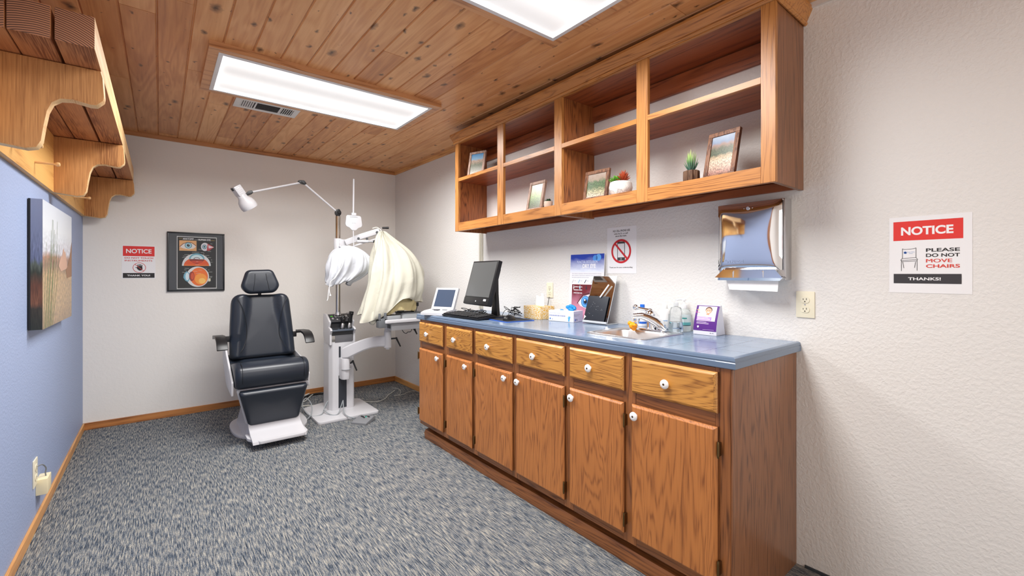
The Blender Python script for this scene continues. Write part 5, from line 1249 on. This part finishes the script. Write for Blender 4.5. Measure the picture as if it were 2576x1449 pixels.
# armrests
for x0, x1 in ((.325, .395), (.933, 1.003)):
    m = MB(); ap = [(4.235, .772), (4.06, .784), (3.975, .776), (3.925, .754), (3.895, .728), (3.878, .702), (3.890, .694), (3.912, .715), (3.945, .742), (3.985, .758), (4.06, .764), (4.235, .742)]
    m.prism(ap, 'X', x0, x1, .004); a = part('armrest', m, M_BLACK, t, ang=40)
    xi = (x1, .445) if x0 < .5 else (.895, x0)
    m = MB(); m.box(min(xi), max(xi), 4.19, 4.225, .715, .760, .004); part('arm_pivot', m, M_BLACK, a)

# ================================================================== INSTRUMENT STAND
t = thing('instrument_stand', 'white ophthalmic instrument stand with steel pole and swing arms', 'medical stand', (1.31, 4.2, 0)); IS = t
m = MB(); m.prism(roundpoly([(1.028, 3.874), (1.555, 3.874), (1.555, 4.40), (1.36, 4.46), (1.20, 4.46), (1.028, 4.385)], .035), 'Z', 0, .024, .006); part('base_plate', m, M_WHITE, t)
m = MB(); m.prism(roundpoly([(1.195, 4.175), (1.222, 4.130), (1.405, 4.130), (1.421, 4.150), (1.421, 4.335), (1.195, 4.335)], .012), 'Z', .024, .640); part('column', m, M_WHITE, t, ang=50)
for q_ in ((1.271, 1.343, .040, .335), (1.273, 1.290, .50, .60)): part('slot_cover', MB().box(q_[0], q_[1], 4.1285, 4.132, q_[2], q_[3]), mat('dark_slot', (48, 52, 60), .5), t)
# head: two cheeks, sloped panel, recess, tray
hp = [(4.335, .70), (4.335, .890), (4.30, .893), (4.255, .888), (4.150, .828), (4.150, .815), (4.175, .775), (4.130, .770), (4.105, .750), (4.130, .715), (4.130, .62), (4.30, .62)]
for x0, x1 in ((1.194, 1.212), (1.404, 1.422)):
    m = MB(); m.prism(hp, 'X', x0, x1, .003); part('head_cheek', m, M_WHITE, t)
m = MB(); m.prism([(4.33, .70), (4.33, .882), (4.255, .882), (4.155, .824), (4.20, .80), (4.20, .765), (4.14, .755), (4.14, .70)], 'X', 1.212, 1.404); part('control_head', m, mat('panel_charcoal', (64, 66, 70), .4), t, smooth=False)
d_ = Vector((0, 4.255-4.155, .882-.824)); d_.normalize(); A = Art((1.212, 4.155, .824), (1, 0, 0), d_)
A.ell(.028, .090, .012, .007, (90, 220, 60)); A.text('DELUXE', .056, .074, .170, .102, (236, 236, 236), .02)
for x_, y_ in ((.030, .052), (.066, .044)): A.poly([(x_-.011, y_), (x_+.011, y_), (x_, y_-.010)], (220, 220, 222)); 
A.poly([(.019, .058), (.041, .058), (.030, .068)], (220, 220, 222)); A.ell(.106, .056, .013, .010, (16, 16, 18)); A.ell(.172, .052, .008, .006, (220, 220, 222)); A.line((.060, .030), (.075, .030), .003, (190, 190, 190))
A.part('control_panel', t)
m = MB(); m.box(1.212, 1.404, 4.100, 4.20, .742, .758, .003); part('instrument_tray', m, mat('tray_dark', (84, 92, 104), .35), t)
m = MB()
for x_ in (1.246, 1.306, 1.366): m.lathe([(.0, 0), (.022, 0), (.024, .001), (.021, .0015), (0, .0012)], (x_, 4.140, .7585), 24)
part('wells', m, mat('well_black', (14, 15, 17), .5), t)
m = MB(); m.box(1.240, 1.395, 4.126, 4.131, .640, .705, .001); part('badge_panel', m, mat('badge_grey', (98, 98, 102), .5), t)
# pole
m = MB(); m.cyl((1.298, 4.235, .88), (1.298, 4.235, 1.80), .0225, n=32); part('pole', m, M_POLE, t)
m = MB(); m.cyl((1.298, 4.235, .880), (1.298, 4.235, .905), .030, .026).cyl((1.298, 4.235, .905), (1.298, 4.235, .912), .024); part('pole_collar', m, M_STEEL, t)
m = MB(); m.cyl((1.298, 4.235, 1.36), (1.298, 4.235, 1.592), .037, bev=.004).box(1.298, 1.37, 4.19, 4.235, 1.46, 1.585, .008); part('arm_carriage', m, M_WHITE, t, ang=50)
# upper swing arm
def beam(p0, p1, w, h, m, bev=.004):
    p0, p1 = Vector(p0), Vector(p1); d = p1-p0; L = d.length; yaw = math.atan2(d.y, d.x); pit = math.asin(d.z/L)
    M = Matrix.Translation(p0) @ Matrix.Rotation(yaw, 4, 'Z') @ Matrix.Rotation(-pit, 4, 'Y'); m.box(0, L, -w/2, w/2, -h/2, h/2, bev, M=M); return m
m = MB(); beam((1.345, 4.17, 1.552), (1.45, 4.13, 1.598), .030, .055, m); beam((1.41, 4.15, 1.588), (1.630, 4.06, 1.672), .042, .052, m, .008)
beam((1.40, 4.11, 1.520), (1.625, 4.04, 1.605), .012, .014, m, .003)
ua = part('upper_arm', m, M_WHITE, t, ang=50)
m = MB(); 
for p_ in ((1.600, 4.052, 1.655), (1.445, 4.108, 1.592), (1.515, 4.080, 1.590)): m.cyl(p_, (p_[0]-.004, p_[1]-.012, p_[2]), .011, bev=.002)
part('arm_bolts', m, M_DGREY, ua)
m = MB(); m.cyl((1.43, 4.10, 1.565), (1.520, 4.05, 1.565), .0135, bev=.002); part('counter_arm', m, M_WHITE, t)
m = MB(); m.cyl((1.520, 4.05, 1.565), (1.61, 4.00, 1.565), .008); part('chrome_rod', m, M_CHROME, t)
m = MB(); m.cyl((1.555, 4.030, 1.565), (1.573, 4.020, 1.565), .0105); part('rod_bands', m, M_BLACK, t)
m = MB(); m.cyl((1.635, 4.04, 1.62), (1.635, 4.04, 1.705), .006, n=12).cyl((1.60, 4.04, 1.625), (1.66, 4.03, 1.625), .016); part('yoke', m, M_STEEL, t)
m = MB(); m.cyl((1.645, 4.035, 1.698), (1.70, 4.01, 1.700), .0085, .0105, n=16, bev=.002); part('handle', m, M_BLACK, t)
m = MB(); m.tube([(1.56, 4.06, 1.69), (1.60, 4.05, 1.70), (1.632, 4.03, 1.67), (1.63, 4.02, 1.62)], .0045, 8); part('arm_cable', m, mat('cream_cable', (226, 224, 212), .5), t)
# lamp arm
J0, J1, J2 = (1.298, 4.235, 1.835), (.990, 4.230, 2.078), (.598, 4.222, 1.945)
m = MB(); m.cyl(J0, J1, .0085, n=16); part('lamp_arm_lower', m, M_WHITE, t)
m = MB(); m.cyl(J1, J2, .0085, n=16); part('lamp_arm_upper', m, M_WHITE, t)
m = MB(); m.cyl((1.298, 4.235, 1.80), (1.298, 4.235, 1.812), .018); m.prism(roundpoly([(1.276, 1.808), (1.318, 1.808), (1.326, 1.838), (1.305, 1.870), (1.282, 1.862), (1.270, 1.838)], .012), 'Y', 4.215, 4.255, .004); m.cyl((1.300, 4.205, 1.838), (1.300, 4.216, 1.838), .015, n=6); part('base_joint', m, M_BLACK, t)
m = MB(); m.prism(roundpoly([(.955, 2.090), (1.000, 2.094), (1.022, 2.068), (1.010, 2.056), (.975, 2.062), (.952, 2.074)], .008), 'Y', 4.212, 4.248, .004); m.cyl((.988, 4.200, 2.078), (.988, 4.214, 2.078), .012, n=6); part('elbow_joint', m, M_BLACK, t)
m = MB(); m.prism(roundpoly([(.596, 1.958), (.606, 1.940), (.596, 1.926), (.556, 1.905), (.548, 1.918), (.566, 1.945)], .006), 'Y', 4.204, 4.240, .004); part('head_joint', m, M_BLACK, t)
D = Vector((.105, .035, -.150)).normalized(); Q_ = D.to_track_quat('Z', 'Y').to_matrix().to_4x4(); T = Matrix.Translation((.492, 4.205, 1.948)) @ Q_ @ Matrix.Scale(1.14, 4)
m = MB(); m.lathe([(0, .034), (.026, .034), (.030, .040), (.034, .065), (.050, .088), (.056, .110), (.057, .135), (.053, .150), (.049, .150), (.050, .125), (.030, .085), (0, .08)], (0, 0, 0), 36); m.move(T); lh = part('lamp_shade', m, M_WHITE, t, ang=50)
m = MB(); m.box(-.030, .030, -.028, .028, -.030, .045, .010)
for k in range(5): m.box(-.0315, .0315, -.020, .020, -.022+k*.012, -.018+k*.012, .001)
m.move(T); part('socket_housing', m, M_WHITE, t)
m = MB(); m.box(-.012, .012, -.033, -.026, -.026, -.006, .002); m.move(T); part('lamp_switch', m, M_BLACK, t)
m = MB(); m.ball((0, 0, .11), .034, 12); m.move(T); part('bulb', m, mat('frosted_bulb', (240, 238, 230), .3), lh)
# near-point card on its rod
m = MB(); m.cyl((1.388, 4.07, 1.51), (1.384, 4.07, 1.69), .0045, n=12); part('card_rod', m, M_WHITE, t)
m = MB(); m.cyl((1.386, 4.075, 1.80), (1.390, 4.075, 2.135), .0080, n=12, bev=.002); part('card_rod_upper', m, M_WHITE, t)
o = roundpoly([(1.328, 1.797), (1.440, 1.797), (1.453, 1.787), (1.463, 1.712), (1.454, 1.694), (1.428, 1.686), (1.406, 1.662), (1.368, 1.662), (1.346, 1.686), (1.320, 1.694), (1.311, 1.712), (1.318, 1.787)], .010)
m = MB(); m.prism(o, 'Y', 4.060, 4.072, .002); m.box(1.365, 1.408, 4.055, 4.078, 1.795, 1.822, .006); cd = part('near_card', m, M_WHITE, t)
m = MB(); m.box(1.350, 1.420, 4.056, 4.060, 1.782, 1.787, .001)
for k in range(3): m.ball((1.374+k*.013, 4.0595, 1.728), .0035, 6)
part('card_clip', m, mat('light_grey', (196, 200, 206), .5), cd)
# carriage and slit-lamp arm
m = MB(); m.prism(roundpoly([(1.274, 4.132), (1.274, 4.055), (1.292, 4.030), (1.336, 4.030), (1.350, 4.055), (1.350, 4.132)], .014), 'Z', .312, .500, .004); part('lift_carriage', m, M_WHITE, t, ang=50)
m = MB(); m.cyl((1.314, 4.058, .40), (1.314, 4.058, .403), .0405); part('carriage_seam', m, M_GREY, t)
m = MB(); rs = []; A0 = Vector((1.300, 4.075, 0)); A1 = Vector((1.585, 3.80, 0))
for k in range(17):
    q = k/16; p = A0.lerp(A1, q); top = .594+.115*math.sin(q*PI*.5)**.9+.0*q; bot = .503+.110*math.sin(min(1, max(0, (q-.12)/.8))*PI*.5)**1.1
    dr = (A1-A0).normalized(); sd = Vector((-dr.y, dr.x, 0)); wd = .028
    rs.append([p+sd*wd*a+Vector((0, 0, (top+bot)/2+(top-bot)/2*b)) for a, b in ((-1, -.8), (-.7, -1), (.7, -1), (1, -.8), (1, .8), (.7, 1), (-.7, 1), (-1, .8))])
m.rings(rs); part('slit_lamp_arm', m, M_WHITE, t, ang=35)
JX, JY = 1.597, 3.795
m = MB(); m.cyl((JX, JY, .600), (JX, JY, .748), .032, bev=.004).cyl((JX, JY, .748), (JX, JY, .758), .030).cyl((JX, JY, .758), (JX, JY, .835), .026).cyl((JX, JY, .588), (JX, JY, .60), .018); part('arm_joint', m, M_WHITE, t)
def lever(p, q, r, nm, par):
    m = MB(); m.cyl(p, q, .007, n=12); m.ball(q, .010, 8); m.tube([q, (Vector(q)+Vector(r))/2, r], (.0085, .006), 10); part(nm, m, M_BLACK, par, ang=60)
lever((1.352, 4.05, .450), (1.368, 4.035, .470), (1.395, 4.01, .385), 'clamp_lever', t)
lever((JX+.025, JY-.015, .680), (JX+.065, JY-.04, .684), (JX+.098, JY-.055, .608), 'clamp_lever', t)

# ophthalmoscope handles in the wells
def scope(x_, lean, hd, label):
    t = thing('ophthalmoscope', label, 'medical instrument', (x_, 4.14, .76), 0, 'diagnostic handles in the tray wells')
    T = Matrix.Translation((x_, 4.14, .760)) @ Matrix.Rotation(lean, 4, 'Y')
    m = MB(); m.lathe([(0, 0), (.013, 0), (.0145, .003), (.0145, .045), (.011, .050), (.010, .056), (0, .056)], (0, 0, 0), 24); m.move(T); part('grip', m, M_STEEL, t, ang=40)
    T = T @ Matrix.Translation((0, 0, -.028))
    m = MB()
    if hd == 'round': m.ball((0, 0, .118), .028, 16, sq=(.82, .6, 1.25)); m.cyl((0, 0, .065), (0, 0, .10), .010, .015)
    else: m.box(-.016, .016, -.012, .012, .075, .165, .006); m.box(-.019, .019, -.015, .013, .150, .185, .006); m.cyl((0, 0, .065), (0, 0, .08), .009)
    m.move(T); hd_ = part('head', m, M_BLACK, t, ang=50)
    m = MB(); m.cyl((0, -.0185, .168 if hd != 'round' else .12), (0, -.014, .168 if hd != 'round' else .12), .004, n=12); m.move(T); part('aperture', m, M_STEEL, hd_)
scope(1.306, .10, 'round', 'ophthalmoscope with round black head in the middle tray well')
scope(1.366, .16, 'tall', 'taller retinoscope with square black head in the right tray well')

# slit lamp table (on the arm)
t = thing('slit_lamp', 'grey and white slit lamp table and chin rest under the cream dust cover', 'medical device', (1.68, 3.75, .83))
m = MB(); m.prism(roundpoly([(1.500, 3.62), (1.885, 3.62), (1.885, 3.87), (1.500, 3.87)], .03), 'Z', .836, .866, .006); part('table_top', m, M_WHITE, t)
m = MB(); m.prism(roundpoly([(1.515, 3.64), (1.665, 3.64), (1.665, 3.80), (1.515, 3.80)], .035), 'Z', .866, .898, .006); part('base_housing', m, M_GREY, t, ang=50)
m = MB(); m.prism(roundpoly([(1.675, 3.66), (1.87, 3.66), (1.87, 3.82), (1.675, 3.82)], .025), 'Z', .866, .912, .004); part('drive_housing', m, mat('mid_grey', (160, 164, 166), .4), t, ang=50)
part('drive_lid', MB().box(1.67, 1.875, 3.655, 3.825, .912, .918, .002), M_DGREY, t)
m = MB(); m.box(1.580, 1.90, 3.67, 3.78, .765, .830, .006); pb = part('power_box', m, mat('box_grey', (186, 188, 192), .35), t)
part('power_socket', MB().box(1.578, 1.581, 3.69, 3.76, .782, .815, .001), M_DGREY, pb)
m = MB(); m.box(1.452, 1.520, 3.63, 3.70, .800, .880, .006).box(1.452, 1.468, 3.63, 3.70, .86, .925, .004).box(1.500, 1.520, 3.63, 3.70, .86, .93, .004); part('chin_rest_bracket', m, mat('bracket_grey', (104, 108, 112), .4), t)
m = MB(); m.tube([(1.690, 3.70, .765), (1.712, 3.70, .735), (1.735, 3.70, .728), (1.745, 3.70, .738), (1.775, 3.70, .740), (1.79, 3.70, .766)], .003, 8); part('cable', m, M_BLACK, t)
lever((1.80, 3.70, .764), (1.815, 3.70, .755), (1.835, 3.695, .712), 'clamp_lever', t)
m = MB(); m.cyl((1.815, 3.68, .915), (1.832, 3.68, .975), .003).box(1.824, 1.842, 3.672, 3.690, .970, 1.005, .003, M=None); part('joystick', m, M_BLACK, t)
m = MB(); m.cyl((1.71, 3.77, .91), (1.71, 3.77, 1.30), .03).box(1.60, 1.80, 3.72, 3.84, 1.15, 1.32, .02); part('microscope_body', m, M_GREY, t)

# draped covers: rings by height with folds
def drape(nm, rows, m_, label, cat, folds, seed, n=120, thick=.0):
    """rows: (z, xl, xr, yf, yb) top to bottom"""
    rg = random.Random(seed); ph = [rg.uniform(0, 6.28) for _ in range(8)]
    Z = [Vector((r[0], 0, 0)) for r in rows]
    ex = []
    for i in range(len(rows)-1):
        a, b, c, d = rows[max(i-1, 0)], rows[i], rows[i+1], rows[min(i+2, len(rows)-1)]
        for j in range(6):
            q = j/6; ex.append([.5*((2*b[k])+(c[k]-a[k])*q+(2*a[k]-5*b[k]+4*c[k]-d[k])*q*q+(3*b[k]-a[k]-3*c[k]+d[k])*q**3) for k in range(5)])
    ex.append(list(rows[-1])); rs = []; N = len(ex)
    for i, (z_, xl, xr, yf, yb_) in enumerate(ex):
        q = i/(N-1); cx, cy, rx, ry = (xl+xr)/2, (yf+yb_)/2, (xr-xl)/2, (yb_-yf)/2; r = []
        for k in range(n):
            a = 2*PI*k/n; amp = folds*(.25+q)*min(1, i/4)
            w_ = amp*(.5*math.sin(5*a+ph[0]+1.3*q)+.33*math.sin(8*a+ph[1]-2*q)+.22*math.sin(13*a+ph[2]+3*q)+.14*math.sin(21*a+ph[3]+6*q))
            w_ += folds*1.1*(noise.turbulence_vector(Vector((4.5*math.cos(a), 4.5*math.sin(a), 2.2*q+seed)), 2, False)[0])*min(1, i/3)
            w_ += folds*.5*math.sin(9*q+3*a+ph[4])*math.sin(4*q+2*a+ph[5])
            ca, sa = math.cos(a), math.sin(a); e = .85
            X_ = cx+(rx*(abs(ca)**e)*(1 if ca > 0 else -1))+w_*ca; Y_ = cy+(ry*(abs(sa)**e)*(1 if sa > 0 else -1))+w_*sa
            zz = z_
            if q > .8: zz += (q-.8)/.2*(.018*math.sin(3*a+ph[6])+.008*math.sin(7*a+ph[7]))
            r.append(Vector((X_, Y_, zz)))
        rs.append(r)
    m = MB(); m.rings(rs, True, False)
    return m
M_CREAM = mat('cream_cotton', (190, 188, 174), .85, bump=(7, .6, .014), sheen=.05)
M_BAG = mat('white_nonwoven', (196, 199, 205), .8, bump=(8, .6, .012), sheen=.05)
rows = [(1.655, 1.585, 1.605, 3.885, 3.905), (1.630, 1.560, 1.640, 3.86, 3.93), (1.58, 1.530, 1.700, 3.82, 3.96), (1.50, 1.505, 1.805, 3.76, 4.0), (1.42, 1.485, 1.868, 3.71, 4.02), (1.32, 1.465, 1.915, 3.67, 4.02), (1.22, 1.445, 1.925, 3.65, 4.0), (1.12, 1.420, 1.915, 3.64, 3.98), (1.05, 1.398, 1.900, 3.635, 3.96), (1.02, 1.388, 1.892, 3.635, 3.95)]
m = drape('dust_cover', rows, M_CREAM, '', '', .026, 4)
# tail of cloth on the left, lower than the hem at the right
for v_ in m.bm.verts:
    q = max(0, (1.20-v_.co.z)/.18); s_ = max(0, min(1, (1.66-v_.co.x)/.26))
    v_.co.z -= .135*q*min(1, s_*1.5)*(1 if q < 1 else 1); v_.co.x -= .045*q*s_
t = thing('dust_cover', 'cream cloth dust cover draped over the slit lamp', 'cover', (1.66, 3.82, .9))
part('cloth', m, M_CREAM, t, ang=80)
rows2 = [(1.12, 1.50, 1.85, 3.68, 3.93), (1.02, 1.48, 1.86, 3.67, 3.94), (.955, 1.475, 1.855, 3.66, 3.93), (.925, 1.49, 1.83, 3.66, 3.92)]
m = drape('x', rows2, M_CREAM, '', '', .010, 9); part('lining', m, mat('cream_lining', (200, 186, 140), .85, bump=(26, .5, .01)), t, ang=80, label='darker cream under-layer')
m = MB(); pillow(m, roundpoly([(1.395, .90), (1.455, .93), (1.47, .86), (1.435, .815), (1.400, .84)], .02), 'Y', 3.70, 3.75, .018); part('corner_tail', m, M_CREAM, t, ang=80)
# white bag over the refractor
rows = [(1.515, 1.275, 1.345, 4.00, 4.08), (1.500, 1.255, 1.400, 3.96, 4.10), (1.47, 1.200, 1.455, 3.93, 4.11), (1.42, 1.160, 1.495, 3.90, 4.12), (1.35, 1.140, 1.505, 3.89, 4.12), (1.28, 1.132, 1.480, 3.90, 4.11), (1.22, 1.130, 1.400, 3.92, 4.10), (1.185, 1.128, 1.335, 3.94, 4.08), (1.175, 1.128, 1.325, 3.95, 4.07)]
m = drape('bag', rows, M_BAG, '', '', .018, 21)
t = thing('drawstring_bag', 'white drawstring cloth bag covering the refractor head on the stand', 'cover', (1.31, 4.0, 1.3))
part('cloth', m, M_BAG, t, ang=80)
m = MB()
m.tube([(1.315+.062*math.cos(2*PI*k/12), 4.03+.045*math.sin(2*PI*k/12), 1.503+.005*math.sin(k*2.3)) for k in range(13)], .009, 10)
part('gathered_neck', m, M_BAG, t, ang=80)
m = MB(); m.tube([(1.275, 3.955, 1.505), (1.245, 3.915, 1.42), (1.200, 3.885, 1.30), (1.160, 3.885, 1.225), (1.135, 3.90, 1.195), (1.124, 3.92, 1.12), (1.118, 3.92, 1.055), (1.112, 3.92, 1.035)], .0032, 8)
m.tube([(1.285, 3.950, 1.505), (1.258, 3.905, 1.41), (1.215, 3.882, 1.31), (1.168, 3.884, 1.23), (1.137, 3.90, 1.195), (1.130, 3.92, 1.13), (1.137, 3.92, 1.085)], .0032, 8).ball((1.138, 3.92, 1.078), .008, 8)
part('drawstring', m, mat('cord_white', (238, 238, 240), .8), t, ang=60)

# ================================================================== FLOOR ITEMS
t = thing('hand_control', 'grey wedge-shaped foot control with buttons on the carpet', 'foot control', (1.355, 3.73, 0), math.radians(38))
m = MB(); m.prism([(-.075, 0), (-.075, .016), (.045, .040), (.070, .036), (.070, 0)], 'Y', -.070, .070, .004, M=Matrix.Rotation(0, 4, 'Z')); part('housing', m, mat('control_grey', (128, 130, 134), .45), t, world=False)
m = MB()
for a, b in ((.030, -.035), (.040, 0), (.012, 0), (.030, .036), (.022, .018), (.040, -.018)): m.cyl((a, b, .030), (a, b, .040 if a > .02 else .036), .008, n=14)
part('buttons', m, M_BLACK, t, world=False)
m = MB(); m.cyl((.026, -.008, .030), (.026, -.008, .0405), .006, n=12); part('power_light', m, mat('teal_button', (60, 200, 170), .4), t, world=False)
def cable(pts, r, m_, label, nm='floor_cable'):
    m = MB(); m.tube(pts, r, 8); c = pts[len(pts)//2]; return solo(nm, m, m_, (c[0], c[1], 0), label, 'cable')
cable([(1.30, 3.79, .030), (1.265, 3.86, .035), (1.262, 3.95, .050), (1.290, 4.06, .105), (1.30, 4.10, .108), (1.270, 4.06, .070), (1.220, 3.99, .030), (1.170, 4.02, .028), (1.14, 4.10, .055), (1.165, 4.14, .095), (1.188, 4.16, .110), (1.150, 4.14, .050), (1.10, 4.07, .0285), (1.02, 4.10, .029), (.98, 4.20, .10), (1.02, 4.24, .15), (1.055, 4.20, .10), (1.03, 4.10, .04), (.96, 4.06, .006), (.90, 4.15, .03)], .0042, mat('slate_cable', (150, 156, 160), .45), 'grey looping cable from the foot control across the white stand base')
cable([(1.50, 4.42, .006), (1.60, 4.27, .006), (1.67, 4.22, .006), (1.77, 4.27, .006), (1.85, 4.38, .006), (1.92, 4.44, .010), (1.975, 4.50, .010)], .0042, M_CABLEW, 'pale cable curving on the carpet right of the white stand base')
cable([(1.89, 4.33, .005), (1.95, 4.30, .005), (2.02, 4.33, .005), (2.09, 4.37, .005), (2.14, 4.37, .005), (2.155, 4.20, .005), (2.15, 3.90, .005)], .003, M_CABLEW, 'thin pale cable on the carpet running to the right baseboard')
cable([(1.93, 4.30, .010), (1.99, 4.38, .010), (2.03, 4.50, .006), (2.03, 4.58, .005), (2.00, 4.62, .005)], .003, M_CABLEW, 'short hooked pale cable on the carpet near the corner')
cable([(1.00, 4.66, .012), (1.10, 4.74, .014), (1.18, 4.84, .014), (1.30, 4.86, .014), (1.38, 4.83, .012)], .010, M_BLACK, 'thick black power cable along the back baseboard behind the stand')
cable([(.96, 4.60, .006), (1.05, 4.66, .05), (1.14, 4.72, .055), (1.18, 4.78, .05), (1.12, 4.82, .02), (1.02, 4.74, .006), (1.10, 4.66, .008), (1.18, 4.74, .03), (1.22, 4.80, .028)], .005, M_CABLEW, 'coiled white cable on the floor behind the chair')
cable([(.98, 4.50, .006), (1.08, 4.52, .006), (1.16, 4.47, .006), (1.25, 4.50, .006)], .0042, mat('cream_cable', (0, 0, 0)), 'cream cable on the carpet between the chair and stand column')
